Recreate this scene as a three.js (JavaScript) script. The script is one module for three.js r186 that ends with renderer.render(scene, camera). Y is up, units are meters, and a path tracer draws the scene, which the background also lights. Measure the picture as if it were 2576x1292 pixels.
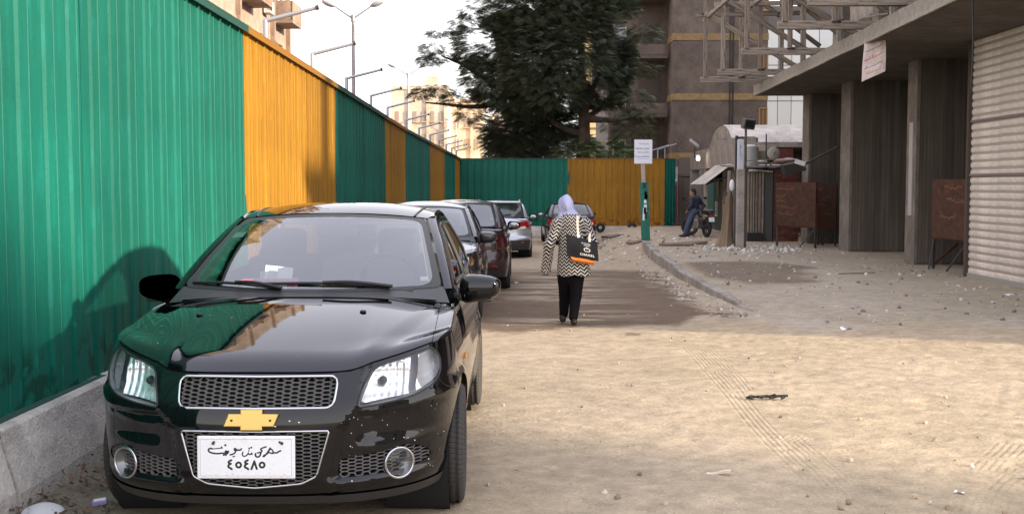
import * as THREE from 'three';
import { mergeGeometries } from 'three/addons/utils/BufferGeometryUtils.js';
import { RoundedBoxGeometry } from 'three/addons/geometries/RoundedBoxGeometry.js';
import { TessellateModifier } from 'three/addons/modifiers/TessellateModifier.js';
import { MarchingCubes } from 'three/addons/objects/MarchingCubes.js';

// ---------------------------------------------------------------- camera, sky, sun, exposure
const scene = new THREE.Scene();
const F = 2830, EYE = 1.55;                                   // focal length for a picture 2576 wide; eye height
const PITCH = Math.atan(178 / F), YAW = Math.atan(13 / F);
const camera = new THREE.PerspectiveCamera(2 * Math.atan(646 / F) * 180 / Math.PI, 1024 / 513, 0.1, 900);
camera.position.set(0, EYE, 0);
camera.rotation.order = 'YXZ';
camera.rotation.set(-PITCH, YAW, 0);
const renderer = new THREE.WebGLRenderer({ antialias: true });
renderer.setSize(1024, 513);
renderer.toneMapping = THREE.LinearToneMapping;
renderer.toneMappingExposure = 2.3;
renderer.shadowMap.enabled = true;
const SUN = new THREE.Vector3(1, 0.30, 0.40).normalize();
{
  const W = 512, H = 256, d = new Float32Array(W * H * 4);
  for (let r = 0; r < H; r++) for (let c = 0; c < W; c++) {
    const up = ((r + .5) / H - .5) * Math.PI, a = ((c + .5) / W - .5) * 2 * Math.PI;
    const y = Math.sin(up), x = Math.cos(a) * Math.cos(up), z = Math.sin(a) * Math.cos(up);
    const e = Math.max(0, y), k = Math.pow(1 - e, 2.2), s = Math.pow(Math.max(0, x * SUN.x + y * SUN.y + z * SUN.z), 6) * .35;
    const i = (r * W + c) * 4, f = y < 0 ? .55 : 1;
    d[i] = (.69 + .43 * k + s) * f; d[i + 1] = (.705 + .395 * k + s * .86) * f; d[i + 2] = (.86 + .21 * k + s * .66) * f; d[i + 3] = 1;
  }
  const t = new THREE.DataTexture(d, W, H, THREE.RGBAFormat, THREE.FloatType);
  t.mapping = THREE.EquirectangularReflectionMapping; t.magFilter = t.minFilter = THREE.LinearFilter; t.needsUpdate = true;
  scene.background = t; scene.environment = t;
}
const sun = new THREE.DirectionalLight(new THREE.Color(1, .86, .68), 3.6);
sun.position.copy(SUN).multiplyScalar(80).add(new THREE.Vector3(0, 0, -20));
sun.target.position.set(0, 0, -20); sun.castShadow = true; sun.shadow.radius = 4.8;
sun.shadow.mapSize.set(4096, 4096);
Object.assign(sun.shadow.camera, { left: -60, right: 60, top: 60, bottom: -60, near: 1, far: 220 });
scene.add(sun); scene.add(sun.target);

// ---------------------------------------------------------------- helpers
const V3 = (x, y, z) => new THREE.Vector3(x, y, z);
function rng(s) { return () => { s = (s + 0x6d2b79f5) | 0; let t = Math.imul(s ^ (s >>> 15), 1 | s); t = (t + Math.imul(t ^ (t >>> 7), 61 | t)) ^ t; return ((t ^ (t >>> 14)) >>> 0) / 4294967296; }; }
const clamp = (v, a = 0, b = 1) => Math.min(b, Math.max(a, v));
const lerp = (a, b, t) => a + (b - a) * t;
const sst = (a, b, v) => { const t = clamp((v - a) / (b - a)); return t * t * (3 - 2 * t); };
const hash = (x, y, s) => { let h = Math.imul(x | 0, 374761393) ^ Math.imul(y | 0, 668265263) ^ Math.imul(s | 0, 1274126177); h = Math.imul(h ^ (h >>> 13), 1274126177); return ((h ^ (h >>> 16)) >>> 0) / 4294967296; };
function vn(x, y, s = 0, p = 0) {                              // value noise, period p
  let ix = Math.floor(x), iy = Math.floor(y); const fx = x - ix, fy = y - iy, u = fx * fx * (3 - 2 * fx), v = fy * fy * (3 - 2 * fy);
  let jx = ix + 1, jy = iy + 1;
  if (p) { ix = ((ix % p) + p) % p; jx = ((jx % p) + p) % p; iy = ((iy % p) + p) % p; jy = ((jy % p) + p) % p; }
  return lerp(lerp(hash(ix, iy, s), hash(jx, iy, s), u), lerp(hash(ix, jy, s), hash(jx, jy, s), u), v);
}
const fbm = (x, y, o = 4, s = 0, p = 0) => { let a = .5, r = 0, n = 0; for (let i = 0; i < o; i++) { r += a * vn(x, y, s + i, p); n += a; a *= .5; x *= 2; y *= 2; p *= 2; } return r / n; };
function interp(pts) {                                        // monotone-ish cubic through [x, y]
  const n = pts.length, m = pts.map((_, i) => i === 0 || i === n - 1 ? 0 : (pts[i + 1][1] - pts[i - 1][1]) / (pts[i + 1][0] - pts[i - 1][0]));
  m[0] = (pts[1][1] - pts[0][1]) / (pts[1][0] - pts[0][0]); m[n - 1] = (pts[n - 1][1] - pts[n - 2][1]) / (pts[n - 1][0] - pts[n - 2][0]);
  return (x) => {
    if (x <= pts[0][0]) return pts[0][1]; if (x >= pts[n - 1][0]) return pts[n - 1][1];
    let i = 0; while (x > pts[i + 1][0]) i++;
    const h = pts[i + 1][0] - pts[i][0], t = (x - pts[i][0]) / h, t2 = t * t, t3 = t2 * t;
    return (2 * t3 - 3 * t2 + 1) * pts[i][1] + (t3 - 2 * t2 + t) * h * m[i] + (3 * t2 - 2 * t3) * pts[i + 1][1] + (t3 - t2) * h * m[i + 1];
  };
}
const gDrop = (D) => { const e = D - 5; return e < -1 ? 0 : -0.012 * (e > 1 ? e : (e + 1) * (e + 1) / 4); };   // the lane falls gently away
// direction of a photograph pixel (2576 x 1292) and the points where it meets a plane of depth or of lateral position
function ray(px, py) {
  const x = (px - 1288) / F, y = -(py - 646) / F, cp = Math.cos(PITCH), sp = Math.sin(PITCH), cy = Math.cos(YAW), sy = Math.sin(YAW);
  const y2 = y * cp - sp, z2 = -y * sp - cp; return [x * cy + z2 * sy, y2, -x * sy + z2 * cy];
}
const atD = (px, py, D) => { const r = ray(px, py), t = D / -r[2]; return V3(r[0] * t, EYE + r[1] * t, -D); };
const atY = (px, py, Y) => { const r = ray(px, py), t = (Y - EYE) / r[1]; return V3(r[0] * t, Y, r[2] * t); };
const onLane = (px, py, off = 0) => { let D = 10, p; for (let i = 0; i < 40; i++) { p = atY(px, py, gDrop(D) + off); D = -p.z; } return p; };

const used = {};
const uniq = (n) => { used[n] = (used[n] ?? -1) + 1; return used[n] ? n + '_' + String(used[n]).padStart(3, '0') : n; };
function thing(name, label, category, [x, y, z] = [0, 0, 0], ry = 0, group) {
  const o = new THREE.Group(); o.name = uniq(name); o.position.set(x, y, z); o.rotation.y = ry; o.userData = { label, category };
  if (group) o.userData.group = group; scene.add(o); return o;
}
function part(name, geo, mat, parent, label) {
  const m = new THREE.Mesh(geo, mat); m.name = name; m.castShadow = m.receiveShadow = true; if (label) m.userData.label = label;
  parent.add(m); return m;
}
function single(name, geo, mat, label, category, group, kind) {
  const m = new THREE.Mesh(geo, mat); m.name = uniq(name); m.castShadow = m.receiveShadow = true; scene.add(m);
  if (kind) m.userData.kind = kind; else m.userData = { label, category };
  if (kind === 'stuff') Object.assign(m.userData, { label, category });
  if (group) m.userData.group = group; return m;
}
function metricUV(g, k = 1) {                                   // uv in metres from the dominant side of each face
  if (g.index) g = g.toNonIndexed();
  const p = g.attributes.position, n = p.count, uv = new Float32Array(n * 2), a = V3(), b = V3(), c = V3(), e = V3(), f = V3();
  for (let i = 0; i < n; i += 3) {
    a.fromBufferAttribute(p, i); b.fromBufferAttribute(p, i + 1); c.fromBufferAttribute(p, i + 2);
    e.subVectors(b, a).cross(f.subVectors(c, a)); const ax = Math.abs(e.x), ay = Math.abs(e.y), az = Math.abs(e.z);
    for (let j = 0; j < 3; j++) { const q = j === 0 ? a : j === 1 ? b : c;
      uv[(i + j) * 2] = (ax > ay && ax > az ? q.z : q.x) * k; uv[(i + j) * 2 + 1] = (ay >= ax && ay >= az ? q.z : q.y) * k; }
  }
  g.setAttribute('uv', new THREE.BufferAttribute(uv, 2)); return g;
}
function clean(g) {
  if (g.index) g = g.toNonIndexed(); if (!g.attributes.normal) g.computeVertexNormals(); if (!g.attributes.uv) metricUV(g);
  for (const k of Object.keys(g.attributes)) if (!['position', 'normal', 'uv'].includes(k)) g.deleteAttribute(k);
  return g;
}
const merge = (list) => list.length === 1 ? clean(list[0]) : mergeGeometries(list.map(clean), false);
const box = (w, h, d, x = 0, y = 0, z = 0, rx = 0, ry = 0, rz = 0) => { const g = new THREE.BoxGeometry(w, h, d); if (rx) g.rotateX(rx); if (ry) g.rotateY(ry); if (rz) g.rotateZ(rz); g.translate(x, y, z); return metricUV(g); };
const rbox = (w, h, d, r, x = 0, y = 0, z = 0, rx = 0, ry = 0, rz = 0, seg = 2) => { const g = new RoundedBoxGeometry(w, h, d, seg, r); if (rx) g.rotateX(rx); if (ry) g.rotateY(ry); if (rz) g.rotateZ(rz); g.translate(x, y, z); return metricUV(g); };
function bar(a, b, w, h, roll = 0) {                            // a beam of section w x h from a to b
  const d = V3().subVectors(b, a), L = d.length(), g = new THREE.BoxGeometry(w, h, L); metricUV(g);
  const gg = metricUV(g); if (roll) gg.rotateZ(roll);
  const q = new THREE.Quaternion(), m = new THREE.Matrix4().lookAt(b, a, Math.abs(d.y) > .99 * L ? V3(1, 0, 0) : V3(0, 1, 0)); q.setFromRotationMatrix(m);
  gg.applyQuaternion(q); gg.translate((a.x + b.x) / 2, (a.y + b.y) / 2, (a.z + b.z) / 2); return gg;
}
const rod = (a, b, r0, r1 = r0, n = 8) => { const d = V3().subVectors(b, a), g = new THREE.CylinderGeometry(r1, r0, d.length(), n, 1); g.applyQuaternion(new THREE.Quaternion().setFromUnitVectors(V3(0, 1, 0), d.clone().normalize())); g.translate((a.x + b.x) / 2, (a.y + b.y) / 2, (a.z + b.z) / 2); return g; };
const tube = (pts, r, n = 6, seg = pts.length * 4) => new THREE.TubeGeometry(new THREE.CatmullRomCurve3(pts), seg, r, n, false);
const ball = (r, x, y, z, sx = 1, sy = 1, sz = 1, n = 12) => { const g = new THREE.SphereGeometry(r, n, n * .75 | 0); g.scale(sx, sy, sz); g.translate(x, y, z); return g; };
const prism = (pts, depth, bevel = 0) => { const s = new THREE.Shape(pts.map(([x, y]) => new THREE.Vector2(x, y))); return new THREE.ExtrudeGeometry(s, bevel ? { depth, bevelEnabled: true, bevelSize: bevel, bevelThickness: bevel, bevelSegments: 2 } : { depth, bevelEnabled: false }); };
// a stone: a ball with its points moved in and out
function stone(r, s, n = 1) {
  const g = new THREE.IcosahedronGeometry(r, n), p = g.attributes.position, q = V3();
  for (let i = 0; i < p.count; i++) { q.fromBufferAttribute(p, i); const k = .72 + .56 * vn(q.x / r * 1.3 + 9 + s, q.y / r * 1.3 + q.z / r * 1.7 + 5, s); p.setXYZ(i, q.x * k, q.y * k * .7, q.z * k); }
  g.computeVertexNormals(); return metricUV(g);
}
// textures: fn(u, v) gives [r, g, b] (0..1) over one tile
function tex(n, fn, srgb = true, m = n) {
  const d = new Uint8Array(n * m * 4);
  for (let j = 0; j < m; j++) for (let i = 0; i < n; i++) { const c = fn(i / n, j / m, i, j), o = (j * n + i) * 4; d[o] = clamp(c[0]) * 255; d[o + 1] = clamp(c[1]) * 255; d[o + 2] = clamp(c[2]) * 255; d[o + 3] = 255; }
  const t = new THREE.DataTexture(d, n, m); t.wrapS = t.wrapT = THREE.RepeatWrapping; t.magFilter = THREE.LinearFilter; t.minFilter = THREE.LinearMipmapLinearFilter; t.generateMipmaps = true;
  if (srgb) t.colorSpace = THREE.SRGBColorSpace; t.needsUpdate = true; return t;
}
const rep = (t, sx, sy = sx) => { const c = t.clone(); c.repeat.set(sx, sy); c.needsUpdate = true; return c; };
function canvasTex(w, h, draw) { const c = document.createElement('canvas'); c.width = w; c.height = h; const x = c.getContext('2d'); draw(x, w, h); const t = new THREE.CanvasTexture(c); t.colorSpace = THREE.SRGBColorSpace; t.magFilter = THREE.LinearFilter; return t; }
const lin = (r, g, b) => new THREE.Color().setRGB(r, g, b);
const std = (c, rough = .8, metal = 0, extra = {}) => new THREE.MeshStandardMaterial({ color: Array.isArray(c) ? lin(...c) : c, roughness: rough, metalness: metal, side: THREE.DoubleSide, ...extra });
const phy = (c, rough, metal, extra = {}) => new THREE.MeshPhysicalMaterial({ color: Array.isArray(c) ? lin(...c) : c, roughness: rough, metalness: metal, side: THREE.DoubleSide, ...extra });

// shared tiles
const tGrime = tex(512, (u, v) => { const a = fbm(u * 6, v * 6, 5, 3, 6), b = fbm(u * 40, v * 40, 3, 9, 40), k = .74 + .34 * a + .16 * (b - .5); return [k, k * .985, k * .96]; });
const tBump = tex(512, (u, v) => { const k = .5 * fbm(u * 10, v * 10, 4, 21, 10) + .5 * fbm(u * 60, v * 60, 3, 5, 60); return [k, k, k]; }, false);
const tStreak = tex(512, (u, v) => {                             // board-marked concrete: run marks and boards
  const bd = Math.floor(u * 12), bt = hash(bd, 3, 5) * .22, e = Math.abs(u * 12 - bd - .5) > .47 ? -.13 : 0;
  const s = fbm(u * 50, v * 2, 4, 31, 50), w = fbm(u * 8, v * 4, 4, 8, 8), k = .72 + bt * .6 + e * .8 + .26 * (s - .5) + .28 * (w - .5); return [k, k * .97, k * .93]; });
const tRust = tex(512, (u, v) => { const a = fbm(u * 5, v * 5, 5, 41, 5), b = fbm(u * 30, v * 30, 3, 4, 30), k = sst(.42, .62, a); return [lerp(.62, .45, k) + .16 * (b - .5), lerp(.30, .19, k) + .1 * (b - .5), lerp(.2, .13, k) + .07 * (b - .5)]; });
const tWood = tex(256, (u, v) => { const g = fbm(u * 3, v * 40, 4, 61, 0), k = .62 + .5 * (g - .5) + .12 * (vn(u * 60, v * 200, 6) - .5); return [k, k * .93, k * .85]; });
const M = {};
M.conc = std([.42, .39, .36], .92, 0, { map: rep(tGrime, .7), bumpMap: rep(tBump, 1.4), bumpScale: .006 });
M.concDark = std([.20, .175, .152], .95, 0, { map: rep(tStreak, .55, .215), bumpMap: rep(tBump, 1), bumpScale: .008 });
M.rust = std([.30, .35, .38], .85, .05, { map: rep(tRust, .6), bumpMap: rep(tBump, 2), bumpScale: .002 });
M.wood = std([.80, .78, .77], .85, 0, { map: rep(tWood, 1.2), bumpMap: rep(tBump, 2), bumpScale: .003 });
M.galv = std([.42, .42, .43], .45, .7, { map: rep(tGrime, 1) });
M.darkMetal = std([.06, .055, .055], .6, .4);
M.black = std([.012, .012, .013], .6);
M.rubber = std([.022, .021, .02], .85, 0, { bumpMap: rep(tBump, 6), bumpScale: .002 });
M.chrome = phy([.78, .78, .8], .08, 1);
M.paper = std([.82, .82, .84], .8);
M.white = std([.75, .73, .7], .7, 0, { map: rep(tGrime, .5) });
// ---------------------------------------------------------------- ground
const LEVEL = -0.05;
const kerbX = interp([[13.5, 3.25], [15, 3.12], [19, 3.05], [27, 3.3], [31.5, 3.6]]);
function groundY(x, D) {
  const r = gDrop(D), k = kerbX(D);
  const step = sst(k - .02, k + .1, x), soft = sst(1.6, 5.2, x), far = sst(2.3, 4.4, x);
  const kerbed = sst(14.2, 15.6, D) * (1 - sst(31, 32.5, D)), f = lerp(D > 23 ? far : soft, step, kerbed);
  return lerp(r, LEVEL - .0 * D, f);
}
const putY = (x, z) => groundY(x, -z);
{
  const xs = [], Ds = [];
  for (let x = -70; x < -3; x += Math.max(.3, (-x - 3) * .18)) xs.push(x);
  for (let x = -3; x < 6.5; x += .032) xs.push(x);
  for (let x = 6.5; x < 120; x += Math.max(.05, (x - 6.3) * .09)) xs.push(x);
  for (let D = -40; D < 3.9; D += Math.max(.25, (4 - D) * .12)) Ds.push(D);
  for (let D = 4; D < 420; D += .02 * Math.pow(D / 5, 1.45)) Ds.push(D);
  const nx = xs.length, nz = Ds.length, P = new Float32Array(nx * nz * 3), C = new Float32Array(nx * nz * 3), U = new Float32Array(nx * nz * 2), I = [];
  const mix = (a, b, t) => [lerp(a[0], b[0], t), lerp(a[1], b[1], t), lerp(a[2], b[2], t)];
  const SAND = [.655, .52, .345], TAN = [.60, .485, .335], GREY = [.60, .52, .395], DAMP = [.17, .105, .058], ASPH = [.20, .175, .15];
  for (let j = 0; j < nz; j++) for (let i = 0; i < nx; i++) {
    const x = xs[i], D = Ds[j], o = j * nx + i, near = D > 3.5 && D < 60 && x > -3.2 && x < 14;
    let y = groundY(x, D), c = TAN;
    if (near) {
      const n1 = fbm(x * .9, D * .9, 4, 1), n2 = fbm(x * 3.1, D * 3.1, 3, 7), n3 = fbm(x * 9, D * 9, 3, 12), sandy = sst(.2, 2.2, x + (n1 - .5) * 2.4) * (1 - sst(12.2, 13.6, D + (n1 - .5) * 2.5 - x * .12));
      const flat = 1 - sandy * .75;
      y += (n1 - .5) * .035 * (1 - .5 * flat) + (n2 - .5) * lerp(.013, .006, flat) + (n3 - .5) * lerp(.012, .004, flat);
      // footprints and scuffs in the loose sand
      if (sandy > .1 && D < 15) { const cx = Math.floor(x * 3.6), cz = Math.floor(D * 3.6); for (let a = -1; a < 2; a++) for (let b = -1; b < 2; b++) { const px = (cx + a + hash(cx + a, cz + b, 1)) / 3.6, pz = (cz + b + hash(cx + a, cz + b, 2)) / 3.6, t = hash(cx + a, cz + b, 3) * 3, ex = (x - px) * Math.cos(t) + (D - pz) * Math.sin(t), ez = -(x - px) * Math.sin(t) + (D - pz) * Math.cos(t), q = (ex * ex) / .006 + (ez * ez) / .0018; if (hash(cx + a, cz + b, 4) < .6) y += sandy * (-.010 * Math.exp(-q) + .004 * Math.exp(-(q - 2) * (q - 2))); } }
      c = mix(mix(TAN, SAND, sandy), GREY, sst(kerbX(clamp(D, 14, 31)) - .6, kerbX(clamp(D, 14, 31)) + .8, x + (n1 - .5)) * sst(11.9, 13.8, D + (n2 - .5) * 1.6 + (n1 - .5) * 2));
      c = mix(c, TAN, .5 * sst(28, 31, D));
      c = mix(c, ASPH, sst(-1.75, -2.2, x + (n1 - .5) * .5) * .8);
      // damp patch on the lane and a second one beside it on the pavement
      const ed = 13.0 + (fbm(x * 1.3, 3.7, 4, 5) - .5) * 1.7 + sst(1.6, 2.6, x) * 1.1, edge = sst(ed - .12, ed + .3, D + (n3 - .5) * .5) * (1 - sst(22, 25, D + (n1 - .5) * 5));
      let damp = edge * (1 - sst(kerbX(D) - .75, kerbX(D) - .3, x + (n2 - .5) * .9));
      const dry = sst(.50, .62, fbm(x * .8, D * 3.6, 4, 91)) * Math.exp(-Math.pow((x - .62) / .8, 2)) + .6 * sst(.5, .6, fbm(x * .6, D * 2, 4, 95)) * Math.exp(-Math.pow((x - .9) / 1.2, 2)) * sst(17, 20, D);
      damp *= 1 - .85 * clamp(dry);
      const pq = Math.pow((x - 4.5) / 1.5, 2) + Math.pow((D - 21.5) / 3, 2); damp = Math.max(damp, .75 * (1 - sst(.5, 1, pq + (n1 - .5) * 1.3)) * sst(kerbX(D) + .2, kerbX(D) + .5, x));
      c = mix(c, DAMP, damp * .9);
      const sp = .9 + .22 * (n2 - .5) + .2 * (n3 - .5) + .18 * (n1 - .5); c = [c[0] * sp, c[1] * sp, c[2] * sp * (1 + .1 * (n1 - .5))];
    } else if (D > 60 || x < -3.2) c = [.30, .26, .21];
    P[o * 3] = x; P[o * 3 + 1] = y; P[o * 3 + 2] = -D; C.set(c, o * 3); U[o * 2] = (x + 3) / 12; U[o * 2 + 1] = (D - 4) / 12;
    if (i && j) I.push(o - nx - 1, o - nx, o, o - nx - 1, o, o - 1);
  }
  const g = new THREE.BufferGeometry(); g.setAttribute('position', new THREE.BufferAttribute(P, 3)); g.setAttribute('color', new THREE.BufferAttribute(C, 3)); g.setAttribute('uv', new THREE.BufferAttribute(U, 2)); g.setIndex(I); g.computeVertexNormals();
  const grain = tex(1024, (u, v, i, j) => { const a = fbm(u * 16, v * 16, 4, 71, 16), b = hash(i, j, 7), c = vn(u * 150, v * 150, 8, 150); let k = .82 + .20 * (a - .5) + .07 * (b - .5) + .10 * (c - .5); const pb = vn(u * 90, v * 90, 77, 90); if (pb > .9) k += .08; if (pb < .08) k -= .14; return [k * 1.01, k, k * .985]; });
  // relief of the near ground: grit and the ribbed tracks of tyres
  const N = 2048, c = document.createElement('canvas'); c.width = c.height = N; const q = c.getContext('2d'), id = q.createImageData(N, N);
  for (let j = 0; j < N; j++) for (let i = 0; i < N; i++) { const o = (j * N + i) * 4, k = 140 + 55 * (vn(i / 9, j / 9, 3) - .5) + 60 * (vn(i / 3.3, j / 3.3, 8) - .5) + 22 * (hash(i, j, 2) - .5); id.data[o] = id.data[o + 1] = id.data[o + 2] = k; id.data[o + 3] = 255; }
  q.putImageData(id, 0, 0);
  const toPx = (p) => [(p.x + 3) / 12 * N, (-p.z - 4) / 12 * N];
  const track = (pix, ribs, gap, w, broken) => {
    const cv = new THREE.CatmullRomCurve3(pix.map(([a, b]) => { const p = onLane(a, b); const [i, j] = toPx(p); return V3(i, j, 0); })), pts = cv.getSpacedPoints(160);
    for (let r = 0; r < ribs; r++) for (let k = 1; k < pts.length; k++) {
      if (vn(k * .12 + r * .3, r * .2 + broken * 7, 31) < broken) continue;
      const a = pts[k - 1], b = pts[k], tx = b.x - a.x, ty = b.y - a.y, L = Math.hypot(tx, ty), ox = -ty / L * (r - (ribs - 1) / 2) * gap, oy = tx / L * (r - (ribs - 1) / 2) * gap;
      q.strokeStyle = 'rgba(60,60,60,.55)'; q.lineWidth = w; q.beginPath(); q.moveTo(a.x + ox, a.y + oy); q.lineTo(b.x + ox, b.y + oy); q.stroke();
      q.strokeStyle = 'rgba(200,200,200,.28)'; q.lineWidth = w * .7; q.beginPath(); q.moveTo(a.x + ox + 2.4 * w * ty / L * -.5, a.y + oy + 1.2 * w * tx / L); q.lineTo(b.x + ox + 1.2 * w * -ty / L, b.y + oy + 1.2 * w * tx / L); q.stroke();
    }
  };
  track([[1735, 872], [1790, 930], [1852, 1000], [1905, 1062], [1970, 1130], [2040, 1195], [2130, 1290]], 5, 6.2, 2.6, .22);
  track([[1775, 872], [1835, 930], [1905, 1010], [1975, 1085], [2050, 1150], [2150, 1240]], 4, 6, 2.2, .42);
  track([[2560, 1110], [2500, 1170], [2450, 1230], [2420, 1290]], 6, 7, 2.6, .42);
  track([[2570, 1190], [2530, 1230], [2500, 1290]], 5, 7, 2.6, .45);
  track([[1985, 1110], [2080, 1075], [2150, 1080]], 4, 6, 2, .5);
  const bt = new THREE.CanvasTexture(c); bt.flipY = false; bt.magFilter = THREE.LinearFilter;
  const m = std([1, 1, 1], .96, 0, { vertexColors: true, map: rep(grain, 12 / 1.35, 12 / 1.35), bumpMap: bt, bumpScale: .011 });
  single('ground', g, m, 0, 0, 0, 'structure');
}
// kerb stones along the pavement
{
  const kerb = new THREE.Group(); kerb.name = 'kerb'; kerb.userData.kind = 'structure'; scene.add(kerb);
  const r = rng(5); let D = 14.7, k = 0;
  const km = [[.40, .37, .33], [.36, .33, .29], [.44, .41, .37]].map((c) => std(c, .95, 0, { map: rep(tGrime, 1.1), bumpMap: rep(tBump, 2.2), bumpScale: .012 }));
  while (D < 31.5) {
    const L = .92 + r() * .1, x0 = kerbX(D), x1 = kerbX(D + L), g = new RoundedBoxGeometry(.16, .46, L - .015, 2, .03), p = g.attributes.position;
    for (let i = 0; i < p.count; i++) p.setXYZ(i, p.getX(i) + (vn(p.getZ(i) * 9 + k * 3, p.getY(i) * 9, 5) - .5) * .03, p.getY(i) + (vn(p.getX(i) * 20 + k, p.getZ(i) * 8, 6) - .5) * .03, p.getZ(i));
    g.computeVertexNormals(); metricUV(g);
    const m = part(uniq('kerb_stone'), metricUV(g), km[k % 3], kerb); m.position.set((x0 + x1) / 2 + .06, LEVEL - .2 + (r() - .5) * .045 - .08 * sst(16.6, 14.7, D), -(D + L / 2)); m.rotation.set((r() - .5) * .05, Math.atan2(x1 - x0, L) * -1, (r() - .5) * .14);
    D += L; k++;
  }
}
// loose stones: too many to count
{
  const r = rng(77), mk = (n, pick, smin, smax, cols, label, name) => {
    const im = new THREE.InstancedMesh(stone(1, 3, 1), std([1, 1, 1], .95), n), m4 = new THREE.Matrix4(), q = new THREE.Quaternion(), e = new THREE.Euler();
    for (let i = 0; i < n; i++) { const [x, D] = pick(), s = smin + (smax - smin) * Math.pow(r(), 3); e.set(r() * 6, r() * 6, r() * 6); q.setFromEuler(e); m4.compose(V3(x, groundY(x, D) + s * (.05 + .3 * r()), -D), q, V3(s, s, s)); im.setMatrixAt(i, m4); const c = cols[r() * cols.length | 0], v = .8 + .4 * r(); im.setColorAt(i, lin(c[0] * v, c[1] * v, c[2] * v)); }
    im.name = uniq(name); im.userData = { kind: 'stuff', label, category: 'stones' }; im.castShadow = im.receiveShadow = true; scene.add(im);
  };
  mk(450, () => { const D = 4.6 + 11 * Math.pow(r(), 1.5); return [-.2 + (r()) * (1.2 + D * .5), D]; }, .0025, .019, [[.42, .33, .23], [.5, .42, .33], [.22, .18, .14], [.4, .3, .2]], 'scattered grit and pebbles on the sandy lane', 'pebbles');
  mk(240, () => { const D = 14 + 12 * Math.pow(r(), 1.3), w = (r() + r() + r() - 1.5); return [kerbX(D) - .38 + w * .32, D]; }, .01, .042, [[.46, .41, .35], [.4, .35, .29], [.56, .52, .46], [.24, .2, .16]], 'pale rubble and crumbled mortar along the kerb', 'rubble');
  mk(900, () => { const D = 13 + 20 * r(); return [3.3 + r() * 4.9, D]; }, .005, .036, [[.42, .39, .35], [.4, .37, .33], [.55, .52, .48], [.2, .17, .15]], 'crumbled grey rubble strewn over the dirt pavement', 'rubble');
  mk(220, () => { const a = r() * 6.28, q = Math.sqrt(r()) * 1.2; return [6.0 + Math.cos(a) * q, 28.6 + Math.sin(a) * q * 1.6]; }, .02, .08, [[.42, .38, .33], [.42, .39, .34], [.6, .56, .5]], 'heap of grey rubble round the foot of the pole', 'rubble');
  mk(420, () => { const D = 26 + 14 * r(); return [1.4 + r() * 4.6, D]; }, .008, .06, [[.5, .44, .36], [.5, .43, .34], [.7, .66, .6], [.25, .2, .16]], 'broken stones and rubbish on the sand before the far hoarding', 'rubble');
  // dry leaves against the barrier
  const lf = new THREE.PlaneGeometry(1, .45, 2, 1); { const p = lf.attributes.position; for (let i = 0; i < p.count; i++) p.setZ(i, Math.abs(p.getX(i)) * .25); lf.computeVertexNormals(); }
  const n = 620, im = new THREE.InstancedMesh(lf, std([1, 1, 1], .9), n), m4 = new THREE.Matrix4(), q = new THREE.Quaternion(), e = new THREE.Euler();
  for (let i = 0; i < n; i++) { const D = 5.2 + Math.pow(r(), 1.4) * 4, x = -2.44 + Math.pow(r(), 2.2) * .55, s = .015 + .03 * r(); e.set(-1.57 + (r() - .5) * 1.6, r() * .8, r() * 6); q.setFromEuler(e); const pile = Math.exp(-Math.pow((D - 6) / .7, 2)) * Math.exp(-Math.pow((x + 2.42) / .16, 2)) * .07 * r(); m4.compose(V3(x, groundY(x, D) + .012 + pile, -D), q, V3(s, s, s)); im.setMatrixAt(i, m4); const v = .5 + r(); im.setColorAt(i, lin(.12 * v, .075 * v, .04 * v)); }
  im.name = 'dry_leaves'; im.userData = { kind: 'stuff', label: 'dry brown leaves drifted against the concrete barrier', category: 'leaves' }; scene.add(im);
}
// ---------------------------------------------------------------- hoarding of corrugated sheets
const fenceX = (D) => D < 26 ? -2.58 : lerp(-2.58, -2.25, (D - 26) / 18.4);
// paint with run marks, rubbed pale patches and a ragged band of dried mud along the foot, as on the photographed sheets
const tPaint = tex(1024, (u, v) => {
  const a = fbm(u * 6, v * 6, 5, 13, 6), b = fbm(u * 70, v * 5, 3, 17, 70), c = vn(u * 200, v * 200, 4, 200); let k = .88 + .16 * (a - .5) + .12 * (b - .5) + .05 * (c - .5), r = k, g = k, l = k;
  const sp = fbm(u * 26, v * 26, 4, 33, 26), h = .07 + .10 * fbm(u * 9, 2, 3, 35, 9), m = sst(.46, .56, sp) * (1 - sst(h * .6, h, v)); r = lerp(r, .5, m * .5); g = lerp(g, .42, m * .5); l = lerp(l, .38, m * .5);
  const sc = fbm(u * 60, v * 22, 3, 51, 0), w = sst(.74, .8, sc) * (1 - sst(.06, .2, v)) + .5 * sst(.8, .84, vn(u * 90, v * 14, 61)); r += w * .35; g += w * .12; l += w * .18;
  return [r, g, l]; });
const paintMat = (c, v) => phy([c[0] * v, c[1] * v, c[2] * v], .55, 0, { map: tPaint, specularIntensity: .55, bumpMap: rep(tBump, .12), bumpScale: .004 });
const GREEN = [.004, .152, .105], YELLOW = [.375, .180, .013];
const mGreen = [1, .93, 1.07].map((v) => paintMat(GREEN, v)), mYellow = [1, .94, 1.05].map((v) => paintMat(YELLOW, v)), mScrew = std([.1, .1, .1], .5, .6);
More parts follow.
